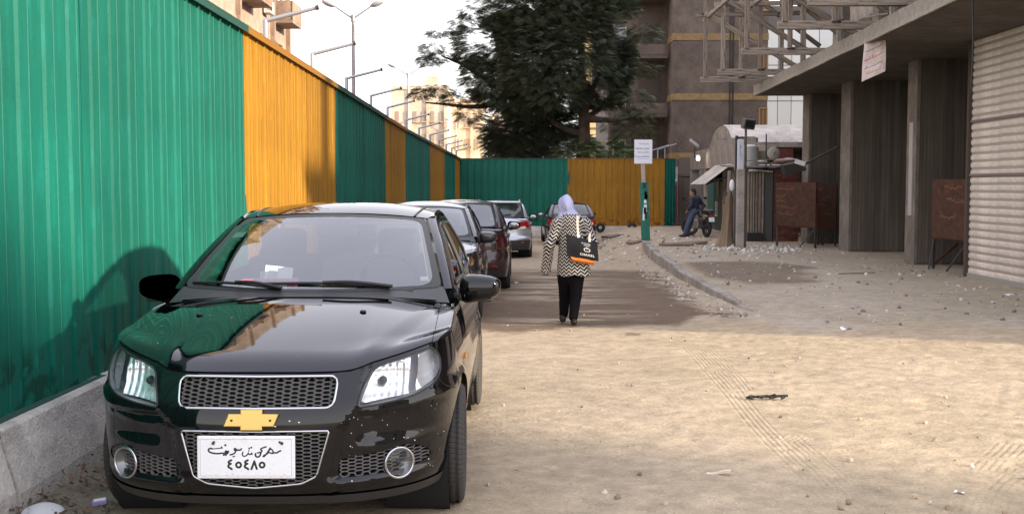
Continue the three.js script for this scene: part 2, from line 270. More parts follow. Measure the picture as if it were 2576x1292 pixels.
// one sheet: ribs every `pitch` over a run along +u (local x), standing on local y = 0; the rib stands out to local +z
function sheetGeo(width, height, pitch, seed, ribH = .013) {
  const prof = [], n = Math.round(width / pitch), rw = pitch > .3 ? .016 : .014, sl = pitch > .3 ? .022 : .018;
  prof.push([0, 0]);
  for (let k = 0; k < n; k++) { const c = (k + .5) * pitch; prof.push([c - rw - sl, 0], [c - rw, ribH], [c + rw, ribH], [c + rw + sl, 0]); if (pitch > .3) prof.push([c + pitch * .36, 0], [c + pitch * .37, .004], [c + pitch * .39, .004], [c + pitch * .4, 0]); }
  prof.push([width + .05, -.001], [width + .11, -.002]);
  const rows = 14, P = [], N = prof.length;
  const idx = []; let vi = 0;
  for (let i = 0; i < N - 1; i++) {                              // flat-shaded strips, each gently dented
    for (let j = 0; j <= rows; j++) for (const e of [0, 1]) { const [x, z] = prof[i + e], y = j / rows * height; P.push(x, y, z + (fbm(x * 1.7 + seed * 5, y * 1.1, 3, seed) - .5) * .008 * sst(0, .12, x) * sst(width + .1, width - .05, x)); }
    for (let j = 0; j < rows; j++) { const a = vi + j * 2; idx.push(a, a + 1, a + 3, a, a + 3, a + 2); }
    vi += (rows + 1) * 2;
  }
  const g = new THREE.BufferGeometry(); g.setAttribute('position', new THREE.Float32BufferAttribute(P, 3)); g.setIndex(idx); g.computeVertexNormals();
  const uv = []; for (let i = 0; i < P.length; i += 3) uv.push(P[i] / 3 + seed * .37, P[i + 1] / 2.75); g.setAttribute('uv', new THREE.Float32BufferAttribute(uv, 2)); return g;
}
const SH = 2.70, SB = .40;
const sheets = [0, 1, 2, 3, 4].map((s) => sheetGeo(.99, SH, .33, s));
const shortSheets = [0, 1, 2, 3, 4].map((s) => sheetGeo(1, 2.64, .25, s + 7, .026));
const railMat = { g: std([.012, .06, .045], .5), y: std([.26, .12, .015], .5) };
function hoarding(D0, D1, mats, rail, label, seed) {
  const n = Math.max(1, Math.round((D1 - D0) / .99)), L = (D1 - D0) / n, xm = fenceX((D0 + D1) / 2), o = thing('hoarding_section', label, 'hoarding', [xm, gDrop((D0 + D1) / 2) + SB, -(D0 + D1) / 2], 0, 'coloured sections of the site hoarding');
  const r = rng(seed);
  for (let k = 0; k < n; k++) {
    const a = D0 + k * L, b = a + L, xa = fenceX(a), xb = fenceX(b), m = part(k ? 'corrugated_sheet_' + String(k).padStart(3, '0') : 'corrugated_sheet', sheets[(k + seed) % 5], mats[r() * mats.length | 0], o);
    // local x of the sheet runs towards +D, the ribs face the lane
    m.scale.set(L / .99, 1, 1); m.position.set(xa - xm + (r() - .5) * .004, gDrop((a + b) / 2) + SB - o.position.y + (r() - .5) * .012, -a - o.position.z); m.rotation.y = Math.PI / 2 + Math.atan2(xa - xb, b - a) * 1 ; m.rotation.order = 'YXZ'; m.rotation.x = (r() - .5) * .003;
  }
  const ya = gDrop(D0) + SB - o.position.y, yb = gDrop(D1) + SB - o.position.y, A = (h, dx) => V3(fenceX(D0) - xm + dx, ya + h, -D0 - o.position.z), B = (h, dx) => V3(fenceX(D1) - xm + dx, yb + h, -D1 - o.position.z);
  part('bottom_rail', merge([bar(A(.0, .03), B(.0, .03), .05, .055), bar(A(-.03, .055), B(-.03, .055), .10, .012)]), rail, o);
  part('top_rail', merge([bar(A(SH + .012, .02), B(SH + .012, .02), .07, .018), bar(A(SH - .02, .048), B(SH - .02, .048), .012, .05)]), rail, o);
  const posts = []; for (let d = D0 + .4; d < D1; d += 1.98) { const y = gDrop(d) + SB - o.position.y; posts.push(box(.06, SH + .3, .06, fenceX(d) - xm - .07, y + SH / 2 - .15, -d - o.position.z)); }
  posts.forEach((g, i) => part('back_post', g, M.galv, o));
  const sc = []; for (let d = D0 + .165; d < D1; d += .33) for (const h of [SH - .06]) { const q = new THREE.SphereGeometry(.009, 5, 4); q.translate(fenceX(d) - xm + .017, gDrop(d) + SB - o.position.y + h, -d - o.position.z); sc.push(q); } const s = part('screws', merge(sc), mScrew, o); s.userData.kind = 'stuff';
  return o;
}
const GL = (s) => 'green corrugated metal hoarding ' + s, YL = (s) => 'yellow corrugated metal hoarding ' + s;
hoarding(2.7, 10.67, mGreen, railMat.g, GL('alongside the black car with the gold emblem'), 1);
hoarding(10.67, 15.97, mYellow, railMat.y, YL('half sunlit behind the black car roof'), 2);
hoarding(15.97, 22.0, mGreen, railMat.g, GL('in shade just past the sunlit yellow one'), 3);
hoarding(22.0, 26.0, mYellow, railMat.y, 'dull orange corrugated hoarding strip following the first shaded green section', 4);
hoarding(26.0, 32.0, mGreen, railMat.g, GL('between the two dull orange strips'), 5);
hoarding(32.0, 37.0, mYellow, railMat.y, 'second dull orange hoarding strip along the lane side', 6);
hoarding(37.0, 41.7, mGreen, railMat.g, GL('last green before the corner'), 7);
hoarding(41.7, 44.3, mYellow, railMat.y, 'narrow orange hoarding strip in the corner', 8);
// across the end of the lane
function crossHoarding(x0, x1, D, mats, rail, label, seed, ry = 0) {
  const n = Math.max(1, Math.round((x1 - x0))), L = (x1 - x0) / n, y0 = gDrop(D) + .46, o = thing('hoarding_section', label, 'hoarding', [x0, y0, -D], ry, 'coloured sections of the site hoarding'), r = rng(seed);
  for (let k = 0; k < n; k++) { const m = part(k ? 'corrugated_sheet_' + String(k).padStart(3, '0') : 'corrugated_sheet', shortSheets[(k + seed) % 5], mats[r() * mats.length | 0], o); m.position.set(k * L, (r() - .5) * .02, 0); m.scale.x = L; }
  part('top_rail', bar(V3(0, 2.65, .01), V3(x1 - x0, 2.65, .01), .06, .02), rail, o); part('bottom_rail', bar(V3(0, .0, .02), V3(x1 - x0, 0, .02), .06, .05), rail, o);
  for (let d = .3; d < x1 - x0; d += 2) part('back_post', box(.06, 2.6, .06, d, 1.3, -.08), M.galv, o);
}
crossHoarding(-2.34, 1.99, 44.4, mGreen, railMat.g, GL('across the far end, left of its yellow neighbour'), 21);
crossHoarding(1.99, 5.71, 44.4, mYellow, railMat.y, YL('across the far end behind the white paper sign'), 22);
crossHoarding(5.73, 6.45, 44.4, mGreen, railMat.g, 'narrow dark green hoarding end panel turned beside the yellow one', 23, .75);
// concrete barriers under the hoarding
{
  const mats = [[.60, .585, .565], [.56, .545, .525], [.62, .605, .58]].map((c) => std(c, .92, 0, { map: rep(tGrime, .9), bumpMap: rep(tBump, 1.6), bumpScale: .01 }));
  const make = (L, seed) => {
    const pr = [[-.24, 0], [.17, 0], [.165, .10], [.10, .33], [.085, .405], [.07, .42], [-.15, .42], [-.17, .40]], g = prism(pr, L - .02, 0), p = g.attributes.position; void seed;
    g.translate(0, 0, -(L - .02) / 2); return metricUV(g);
  };
  const G = make(2.4, 1), r = rng(9);
  let k = 0;
  for (let D = 2.9; D < 43.5; D += 2.4, k++) {
    const m = single('concrete_barrier', G, mats[k % 3], k === 1 ? 'stained concrete barrier block beside the black car front' : 'grey concrete barrier block under the lane side hoarding', 'barrier', 'concrete blocks carrying the hoarding');
    m.position.set(fenceX(D + 1.2) + .02 + (r() - .5) * .015, gDrop(D + 1.2) - .01, -(D + 1.2)); m.rotation.y = -Math.atan2(fenceX(D + 2.4) - fenceX(D), 2.4) ; m.rotation.x = 0;
  }
  const H = make(2.45, 2); k = 0;
  for (let x = -2.2; x < 5.6; x += 2.5, k++) { const m = single('concrete_barrier', H, mats[(k + 1) % 3], 'grey concrete barrier block under the far cross hoarding', 'barrier', 'concrete blocks under the far hoarding'); m.position.set(x + 1.25, gDrop(44.4) + .03, -44.4); m.rotation.y = -Math.PI / 2; m.scale.set(1, 1, 1.0); }
  // lifting pins and drain holes seen on two blocks
  for (const [x, D, y] of [[-2.435, 7.0, .27]]) single('lifting_pin', rod(V3(x - .02, y, -D), V3(x + .045, y - .015, -D + .01), .012), M.darkMetal, 'short dark lifting pin sticking out of the concrete barrier', 'pin');
  for (const px of [1510, 1590]) { const p = atD(px, 575, 44.2); single('tyre_scrap', new THREE.TorusGeometry(.13, .06, 8, 16).rotateX(.2).translate(p.x, gDrop(44.2) + .4, -44.12), M.rubber, 'small black rubber ring hung on the far barrier', 'rubber ring', 'rubber rings on the far barrier'); }
}
// lamp arms on top of the hoarding
{
  const D0 = [11.9, 14.6, 17.5, 20.4, 23.0, 26.6, 29.6, 32.6, 35.6, 38.4, 40.9, 43.2];
  const post = rod(V3(0, -.5, 0), V3(0, .24, 0), .028), fin = rod(V3(0, -.1, 1.25), V3(0, .1, 1.25), .012, .003), arm = merge([rod(V3(-.02, .225, 0), V3(.54, .365, 0), .024, .02)]), cap = rod(V3(.53, .363, 0), V3(.56, .371, 0), .027, .027);
  const mp = std([.36, .35, .36], .5, .5);
  D0.forEach((D, i) => { const o = thing('hoarding_lamp_arm', i === 0 ? 'grey pole lamp arm over the start of the yellow hoarding' : i < 5 ? 'grey tilted lamp arm on a short post standing against the sky' : 'small grey lamp arm far along the hoarding against pale buildings', 'lamp arm', [fenceX(D) - .06, gDrop(D) + SB + SH + .03, -D], 0, 'lamp arms along the hoarding top'); part('post', post, mp, o); part('arm', arm, mp, o); part('end_cap', cap, M.darkMetal, o); part('finial', fin, mp, o); });
  for (const [px, py, D] of [[1655, 385, 44.6], [1673, 382, 44.7]]) { const p = atD(px, py, D), o = thing('hoarding_lamp_arm', 'thin lamp arm over the far hoarding end beside the brown building', 'lamp arm', [p.x, p.y, p.z], 0, 'lamp arms over the far end panel'); part('post', rod(V3(0, -.5, 0), V3(0, .2, 0), .025), mp, o); part('arm', rod(V3(-.25, .1, 0), V3(.45, .32, 0), .022), mp, o); }
}
// tall street lamps behind the hoarding
{
  const mp = std([.38, .37, .39], .5, .5), head = std([.45, .45, .46], .4, .3);
  [[55, -7.95, 'tall grey twin arm street lamp rising behind the yellow hoarding'], [83, -8.0, 'twin arm street lamp standing against the sky next to the tree'], [149, -8.1, 'distant twin arm street lamp before the cream apartment blocks']].forEach(([D, X, label]) => {
    const o = thing('street_lamp', label, 'street lamp', [X, gDrop(44), -D]), h = 10.2;
    part('pole', rod(V3(0, 0, 0), V3(0, h, 0), .11, .075, 12), mp, o); part('collar', rod(V3(0, h - .25, 0), V3(0, h + .1, 0), .11, .1, 10), mp, o);
    for (const s of [-1, 1]) { part('arm', rod(V3(0, h - .1, 0), V3(s * .92, h + .52, 0), .055, .04), mp, o); const g = ball(.3, 0, 0, 0, 1.25, .45, .62, 14); g.rotateZ(s * .35); g.translate(s * 1.18, h + .63, 0); const l = part('lamp_head', g, head, o); const d = ball(.22, 0, 0, 0, 1.2, .35, .6, 10); d.rotateZ(s * .35); d.translate(s * 1.2 , h + .56, 0); part('diffuser', d, M.white, l); }
  });
}
// ---------------------------------------------------------------- unfinished shop building on the right
const mBrick = [[.20, .06, .045], [.16, .05, .04], [.24, .085, .06], [.13, .045, .04]].map((c) => std(c, .95, 0, { map: rep(tGrime, 2) }));
{
  const o = thing('unfinished_shop_building', 'unfinished dark concrete shop building with cantilevered canopy slab and open bays', 'building', [8.1, 0, -22]);
  const Z = (D) => -D + 22, X = (x) => x - 8.1, y0 = LEVEL - .1, top = 4.1;
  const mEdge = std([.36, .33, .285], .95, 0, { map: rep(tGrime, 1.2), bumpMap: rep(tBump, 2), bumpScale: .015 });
  const mCol = std([.23, .205, .18], .95, 0, { map: rep(tGrime, .8), bumpMap: rep(tBump, 1), bumpScale: .008 });
  const wall = (x0, x1, D0, D1, a, b) => box(x1 - x0, b - a, D1 - D0, X((x0 + x1) / 2), (a + b) / 2, Z((D0 + D1) / 2));
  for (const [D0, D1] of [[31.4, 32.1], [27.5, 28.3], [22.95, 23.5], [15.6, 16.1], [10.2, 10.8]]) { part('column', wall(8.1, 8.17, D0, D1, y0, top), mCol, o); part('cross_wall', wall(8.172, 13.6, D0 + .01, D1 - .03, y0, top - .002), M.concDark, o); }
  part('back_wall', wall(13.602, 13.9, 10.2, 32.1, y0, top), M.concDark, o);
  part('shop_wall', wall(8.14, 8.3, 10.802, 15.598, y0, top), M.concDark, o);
  // canopy slab: outer edge slightly askew and crumbled
  part('pale_column_strip', box(.02, 1.9, .2, -.012, 1.9, Z(23.2)), std([.42, .39, .36], .9), o); const pts = []; const r = rng(4);
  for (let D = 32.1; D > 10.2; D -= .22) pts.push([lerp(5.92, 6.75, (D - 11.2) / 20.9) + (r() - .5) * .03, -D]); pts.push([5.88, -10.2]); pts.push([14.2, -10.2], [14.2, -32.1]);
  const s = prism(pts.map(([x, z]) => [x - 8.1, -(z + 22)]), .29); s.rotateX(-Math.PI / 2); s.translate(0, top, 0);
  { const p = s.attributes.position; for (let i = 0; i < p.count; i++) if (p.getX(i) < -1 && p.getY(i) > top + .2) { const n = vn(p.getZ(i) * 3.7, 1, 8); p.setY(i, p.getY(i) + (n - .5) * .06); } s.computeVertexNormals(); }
  part('canopy_slab', metricUV(s), std([.13, .115, .10], .95, 0, { map: rep(tGrime, .8), bumpMap: rep(tBump, 1.2), bumpScale: .02 }), o, 'crumbling edge of the concrete canopy slab');  // slab colour darkened for the shade beneath; the lit edge strip stays paler
  { const e = []; for (let D = 10.3; D < 32; D += 1.45) { const a = Math.min(D + 1.44, 32.05), xx = (d) => X(lerp(5.92, 6.75, (d - 11.2) / 20.9)) - .035; e.push([D, a, xx]); } for (const [a, b, xx] of e) { const g = bar(V3(xx(a), top + .135 + (hash(a * 9, 1, 2) - .5) * .02, Z(a)), V3(xx(b), top + .135 + (hash(b * 9, 1, 3) - .5) * .02, Z(b)), .05, .27); part('edge_strip', g, mEdge, o, 'pale dusty concrete edge of the canopy with sunlit tone in its colour'); } }
  for (const D of [31.2, 27.8, 23.2, 19.6, 15.8, 10.6]) part('upper_column', box(.3, 3.05, .5, X(8.9), top + .29 + 1.52, Z(D)), M.conc, o);
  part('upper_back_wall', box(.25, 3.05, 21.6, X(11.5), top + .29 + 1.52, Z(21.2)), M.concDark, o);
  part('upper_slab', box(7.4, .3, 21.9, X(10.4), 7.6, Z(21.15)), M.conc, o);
  part('added_upper_storey', box(6.4, 4.2, 21.6, X(10.9), 9.86, Z(21.15)), M.concDark, o);  // solid storey above the view, added to cast shade
  const loose = []; for (let i = 0; i < 90; i++) { const D = 13 + 19 * r(), x = lerp(5.92, 6.75, (D - 11.2) / 20.9) + .06 + r() * .5, q = stone(.03 + .07 * r() * r(), i); q.translate(X(x), top + .31, Z(D)); loose.push(q); }
  const st = part('mortar_crumbs', merge(loose), M.conc, o); st.userData.kind = 'stuff';
}
// closed roller shutter: each slat its own piece
{
  const o = thing('roller_shutter', 'closed cream roller shutter with wide slats in a rusty frame', 'shutter', [8.02, LEVEL, -17.8]), half = 2.2, P = .133;
  const mats = [[.84, .79, .73], [.81, .76, .70], [.86, .81, .75]].map((c) => std(c, .6, 0, { map: rep(tGrime, .25) }));
  const pr = []; for (let i = 0; i <= 8; i++) { const t = i / 8; pr.push([-Math.pow(Math.sin(t * Math.PI), .4) * .012, t * (P - .042)]); } pr.push([.006, P - .04], [.006, .002]);
  const slat = prism(pr, half * 2 - .1); slat.translate(0, 0, -half + .05); metricUV(slat);
  const lip = box(.02, .02, half * 2 - .1, .008, P - .008, 0); void lip;
  const r = rng(3);
  for (let k = 0; k < 31; k++) { const m = part(k ? 'slat_' + String(k).padStart(3, '0') : 'slat', slat, mats[r() * 3 | 0], o); m.position.set(0, .06 + k * P, 0); }
  part('backing', box(.01, 4.1, half * 2 - .1, .012, 2.05, 0), std([.42, .35, .30], .8), o);
  for (const s of [-1, 1]) part('guide_rail', box(.12, 4.14, .09, .0, 2.07, s * half), std([.085, .06, .05], .7, .2), o);
  part('bottom_bar', box(.05, .1, half * 2 - .1, -.005, .02, 0), std([.3, .3, .26], .7), o);
  for (const y of [1.72, 2.66]) part('lock_bar', box(.03, .04, half * 2 - .12, -.022, y + .075, 0), std([.2, .16, .15], .6), o);
}
// timber forms standing out over the canopy
{
  const woods = [M.wood, std([.62, .58, .55], .85, 0, { map: rep(tWood, 1.1) }), std([.9, .84, .76], .85, 0, { map: rep(tWood, 1.3) })];
  const r = rng(12), L = (n) => 'raw timber formwork frame cantilevered over the canopy, ' + n;
  const frames = [[30.6, 5.0, 4.42, 'at its far end'], [29.2, 5.22, 4.48, 'second from the far end'], [25.2, 5.02, 4.53, 'with the beam between the two large bays'], [21.6, 5.0, 4.6, 'above the hanging banner'], [19.3, 4.98, 4.68, 'just past the banner towards the shutter'], [15.4, 5.0, 4.62, 'above the shutter']];
  for (const [D, x, y, n] of frames) {
    const o = thing('timber_form_frame', L(n), 'formwork', [x, y, -D], 0, 'timber formwork frames on the canopy');
    const V = (a, b, c = 0) => V3(a, b, c), beam = (A, B, w = .07, h = .12, nm = 'beam') => part(nm, bar(A, B, w * 1.15, h * 1.15), woods[r() * 3 | 0], o);
    beam(V(-.05, 0), V(3.3, -.0), .09, .13); beam(V(.15, .02, -.3), V(3.3, .02, -.3), .07, .11);
    beam(V(.06, .06, .06), V(.06, 3.0, .06), .09, .08, 'post'); beam(V(1.05, .06, -.09), V(1.05, 3.0, -.09), .09, .08, 'post'); beam(V(2.1, .06, .08), V(2.1, 3.0, .08), .1, .09, 'post');
    beam(V(.02, 1.75 + r() * .2, .13), V(2.9, .1, .13), .05, .11, 'brace'); beam(V(.9, 2.6, -.15), V(3.2, .9, -.15), .05, .1, 'brace');
    beam(V(-.15, 1.72, -.05), V(2.6, 1.78, -.05), .07, .1, 'beam'); beam(V(-.1, 2.85, 0), V(3.4, 2.85, 0), .09, .13, 'beam');
    const c = []; for (const [a, b] of [[.06, 1.74], [1.05, .05], [2.1, 1.76]]) { c.push(new THREE.TorusGeometry(.075, .018, 6, 12).rotateX(1.57).translate(a, b, .02)); c.push(rod(V(a - .1, b, .09), V(a + .13, b + .04, .09), .014)); }
    const cl = part('clamps', merge(c), M.darkMetal, o); cl.userData.kind = 'stuff';
  }
  for (const [x, y, a, b, n] of [[5.12, 6.05, 18.5, 31.2, 'along the outer posts'], [6.1, 6.2, 17, 31, 'along the middle posts']]) { const m = single('timber_rail', bar(V3(x, y, -a), V3(x, y + .05, -b), .07, .1), M.wood, 'long timber rail tying the formwork frames together ' + n, 'timber'); void m; }
}
// banner hung from the canopy
{
  const t = canvasTex(256, 512, (c, w, h) => {
    c.fillStyle = '#cdbfba'; c.fillRect(0, 0, w, h); const r = rng(8);
    for (let i = 0; i < 500; i++) { c.fillStyle = `rgba(${120 + r() * 80},${105 + r() * 70},${95 + r() * 70},.10)`; c.fillRect(r() * w, r() * h, 10 + r() * 40, 10 + r() * 60); }
    const word = (x, y, s, col, seed) => { const q = rng(seed); c.strokeStyle = col; c.lineWidth = s * .17; c.lineCap = 'round'; let px = x; while (px > x - s * 5) { const wd = s * (.4 + q() * .5); c.beginPath(); c.moveTo(px, y); c.quadraticCurveTo(px - wd / 2, y + s * (.2 + q() * .25), px - wd, y); if (q() > .5) { c.moveTo(px - wd, y); c.lineTo(px - wd, y - s * (.4 + q() * .4)); } c.stroke(); if (q() > .4) { c.beginPath(); c.arc(px - wd / 2, y + (q() > .5 ? -s * .5 : s * .6), s * .09, 0, 7); c.fillStyle = col; c.fill(); } px -= wd * 1.02; } };
    word(225, 120, 34, 'rgba(90,70,60,.55)', 1); word(225, 215, 38, 'rgba(70,45,45,.7)', 2); word(225, 305, 38, 'rgba(150,40,50,.75)', 3); word(215, 390, 36, 'rgba(70,40,45,.7)', 4); word(200, 455, 26, 'rgba(90,60,60,.5)', 5);
  });
  const a = atD(2176, 78, 20.4), b = atD(2230, 48, 19.9), c = atD(2230, 178, 19.9), d = atD(2167, 206, 20.4), nu = 16, nv = 26, P = [], U = [], I = [];
  for (let j = 0; j <= nv; j++) for (let i = 0; i <= nu; i++) { const u = i / nu, v = j / nv, p = a.clone().lerp(b, u).lerp(d.clone().lerp(c, u), v); p.z += Math.sin(u * 9 + v * 2) * .03 + Math.sin(v * 7 + u * 3) * .02; p.y += Math.sin(u * Math.PI) * -.04 * (1 - v); P.push(p.x, p.y, p.z); U.push(u, 1 - v); if (i && j) { const k = j * (nu + 1) + i; I.push(k - nu - 2, k - nu - 1, k, k - nu - 2, k, k - 1); } }
  const g = new THREE.BufferGeometry(); g.setAttribute('position', new THREE.Float32BufferAttribute(P, 3)); g.setAttribute('uv', new THREE.Float32BufferAttribute(U, 2)); g.setIndex(I); g.computeVertexNormals();
  const o = thing('cloth_banner', 'dirty white cloth banner with faded red and black writing hanging from the canopy', 'banner'); part('cloth', g, std([1, 1, 1], .95, 0, { map: t }), o); part('hanging_stick', bar(a.clone().add(V3(0, .25, 0)), b.clone().add(V3(.04, .1, 0)), .03, .03), M.wood, o);
  const e = atD(2447, -30, 15.2), f = atD(2444, 235, 15.2); single('hanging_cable', tube([e, e.clone().lerp(f, .5).add(V3(.02, 0, 0)), f], .012), M.black, 'thin dark cable hanging down beside the roller shutter', 'cable');
}
// rusty sheet boards on legs
const scrib = (seed, n, big) => canvasTex(512, 512, (c, w, h) => {
  const r = rng(seed); c.fillStyle = '#5d3b2b'; c.fillRect(0, 0, w, h);
  for (let i = 0; i < 1400; i++) { const q = r(); c.fillStyle = q < .5 ? `rgba(60,34,24,${.05 + r() * .12})` : `rgba(150,82,50,${.04 + r() * .1})`; c.beginPath(); c.ellipse(r() * w, r() * h, 3 + r() * 34, 3 + r() * 26, r() * 3, 0, 7); c.fill(); }
  c.strokeStyle = 'rgba(205,130,100,.75)'; c.lineCap = 'round'; c.lineWidth = big ? 7 : 6;
  for (let k = 0; k < n; k++) { let x = w * (.25 + .7 * r()), y = h * (.12 + .72 * (k / n)); for (let i = 0; i < 5; i++) { c.beginPath(); c.moveTo(x, y); const a = x - 20 - r() * 40, b = y + (r() - .5) * 40; c.quadraticCurveTo(x - 10, y + 30 * r() + 10, a, b); c.stroke(); if (r() > .6) { c.beginPath(); c.arc(a + 12, b - 26, 4, 0, 7); c.fillStyle = 'rgba(205,130,100,.75)'; c.fill(); } x = a - r() * 18; y = b; } }
});
function board(name, label, A, B, h, yb, mat, yFoot) {           // A, B: lower corners
  const o = thing(name, label, 'metal board', [A.x, yFoot, A.z]), d = V3().subVectors(B, A), L = Math.hypot(d.x, d.z), ry = Math.atan2(-d.z, d.x); o.rotation.y = ry;
  const g = new THREE.BoxGeometry(L, h, .012); g.translate(L / 2, yb - yFoot + h / 2, 0); part('sheet', g, mat, o);
  part('frame', merge([box(L, .04, .04, L / 2, yb - yFoot, -.03), box(L, .04, .04, L / 2, yb - yFoot + h - .02, -.03), box(.04, h, .04, .02, yb - yFoot + h / 2, -.032), box(.04, h, .04, L - .02, yb - yFoot + h / 2, -.032)]), M.rust, o);
  for (const x of [.03, L - .03]) { part('leg', box(.045, yb - yFoot, .045, x, (yb - yFoot) / 2, -.03), M.darkMetal, o); part('strut', bar(V3(x, yb - yFoot, -.03), V3(x + (x < .1 ? .3 : -.3), .02, .22), .03, .03), M.darkMetal, o); }
}
const mScr1 = std([.50, .56, .58], .8, .0, { map: scrib(3, 5, 0) }), mScr2 = std([.42, .46, .47], .85, .0, { map: scrib(11, 4, 0) }), mScr3 = std([.56, .6, .6], .8, .0, { map: scrib(25, 3, 1) });
board('rusty_sheet_board', 'rusty red metal board with chalked scribbles standing before the brick wall', atD(1952, 571, 30.4), atD(2052, 573, 29.0), 1.16, .49, mScr1, LEVEL);
board('rusty_sheet_board', 'darker rusty metal board standing back inside the first open bay', atD(2055, 572, 30.6), atD(2104, 573, 30.2), 1.2, .42, mScr2, LEVEL);
board('rusty_sheet_board', 'rusty metal board with pale strokes leaning beside the roller shutter', atD(2345, 596, 21.9), atD(2436, 603, 20.6), 1.12, .56, mScr3, LEVEL);
{ const r = rng(31); for (const [a, b, c, d] of [[2345, 668, 2410, 612], [2330, 660, 2436, 672], [2360, 655, 2425, 628]]) { const A = atY(a, b, LEVEL + .03), B = atD(c, d, -A.z + .5); B.y = Math.max(B.y, LEVEL + .03); single('scrap_bar', bar(A, B, .035, .03), r() > .4 ? M.rust : M.wood, 'scrap bar lying under the rusty board by the shutter', 'scrap bar', 'scrap bars under the board'); } }
// unseen block and house, added to shade the lane end and near hoarding
{
  const o = thing('added_shade_block', 'unseen plain block added behind the shop building to shade the lane end', 'building', [30, -.6, -44]); part('wall', box(26, 15.5, 32, 0, 7.75, 0), M.conc, o); for (let k = 0; k < 4; k++) part('floor_band', box(26.2, .3, 32.2, 0, 3.4 + k * 3.4, 0), M.concDark, o);
  const h = thing('added_shade_house', 'unseen plain house added off to the right to shade the near hoarding', 'house', [18.4, -.1, 6.75]);
  part('wall', box(4.6, 6.7, 11, 0, 3.35, 0), M.conc, h); part('parapet', box(4.8, .5, 10.2, 0, 6.95, .35), M.conc, h); part('door', box(.04, 2, .9, -2.32, 1, 1), M.darkMetal, h); for (const z of [-3, 3]) part('window', box(.04, 1.2, 1.1, -2.32, 3.9, z), M.darkMetal, h);
}
// ---------------------------------------------------------------- low shops and shacks at the far right
{
  const o = thing('low_shop_row', 'low grey concrete shop row with dark doorways beyond the tree trunk', 'building', [6.95, LEVEL, -40.6]), Z = (D) => -D + 40.6, mC = std([.33, .30, .275], .95, 0, { map: rep(tGrime, .9) });
  part('lintel', box(.3, .62, 9.4, .15, 2.55, 0), mC, o);
  for (const D of [45.2, 41.9, 38.0, 36.1]) part('pillar', box(.28, 2.24, D < 37 ? .35 : .55, .16, 1.12, Z(D)), mC, o);
  part('back_wall', box(.2, 2.9, 9.2, 3, 1.45, 0), mC, o); part('floor_slab', box(3, .1, 9.4, 1.3, .02, 0), M.conc, o); part('roof_slab', box(3.1, .16, 9.3, 1.75, 2.92, 0), mC, o);
  const teal = std([.03, .10, .095], .6), td = std([.012, .035, .04], .5);
  part('door', box(.06, 2.2, 1.6, .3, 1.12, Z(43.0)), std([.06, .05, .045], .7), o); part('teal_panel', box(.06, 1.9, 1.3, .1, .98, Z(40.9)), teal, o);
  const d = part('teal_door', box(.06, 2.1, 1.7, .1, 1.06, Z(39.2)), td, o); part('oval_window', ball(.34, .06, 1.55, Z(39.3), .12, 1, .62, 16), std([.09, .14, .10], .4), d); part('door_frame_plate', merge([box(.02, .5, .04, .055, .8, Z(39.75)), box(.02, .5, .04, .055, .8, Z(39.45)), box(.02, .03, .3, .055, 1.04, Z(39.6)), box(.02, .03, .3, .055, .56, Z(39.6))]), M.white, d);
  part('brick_infill', box(.1, .5, 3.6, .12, 2.0, Z(39.6)), mBrick[1], o);
  // things on the roof edge
  const r = rng(6); for (let i = 0; i < 7; i++) part('roof_block', box(.3 + r() * .3, .18 + r() * .25, .3 + r() * .5, .4 + r() * .4, 3.1, Z(36.6 + i * .85)), i % 2 ? M.concDark : mC, o);
  const c = thing('corrugated_awning', 'pale corrugated metal awning sloping down over the teal door', 'awning', [6.95, 0, -37.6]);
  const aw = sheetGeo(3, 1.1, .25, 3, .03); aw.rotateX(.93); aw.rotateY(Math.PI / 2); aw.translate(-.9, 1.62, 1.3); part('sheet', aw, std([.62, .59, .55], .6, .2, { map: rep(tGrime, .8) }), c); part('support', rod(V3(-.85, 1.6, 1.1), V3(-.02, 1.9, 1.1), .025), M.darkMetal, c); part('support', rod(V3(-.85, 1.6, -1.4), V3(-.02, 1.9, -1.4), .025), M.darkMetal, c);
  // barrel roof
  const v = thing('barrel_roof_shed', 'white barrel vaulted roof with grey end wall behind the shop row', 'shed', [7.5, 2.75, -41.8]), g = new THREE.CylinderGeometry(2.5, 2.5, 6.2, 40, 1, true, 0, Math.PI); g.rotateZ(Math.PI / 2); g.scale(1, .42, 1); g.translate(3.1, 0, 0);
  { const p = g.attributes.position; let mn = 9; for (let i = 0; i < p.count; i++) mn = Math.min(mn, p.getY(i)); if (mn < -.1) g.scale(1, -1, 1); g.computeVertexNormals(); }
  part('vault', g, std([.60, .56, .52], .7, 0, { map: rep(tGrime, 3) }), v); const e = new THREE.CircleGeometry(2.46, 32, 0, Math.PI); e.scale(1, .42, 1); e.rotateY(-Math.PI / 2); e.translate(.03, 0, 0); part('end_wall', e, std([.38, .35, .32], .95, 0, { map: rep(tGrime, 3) }), v); part('front_wall', box(6.2, 2.8, .15, 3.1, -1.42, 2.42), mC, v);
}
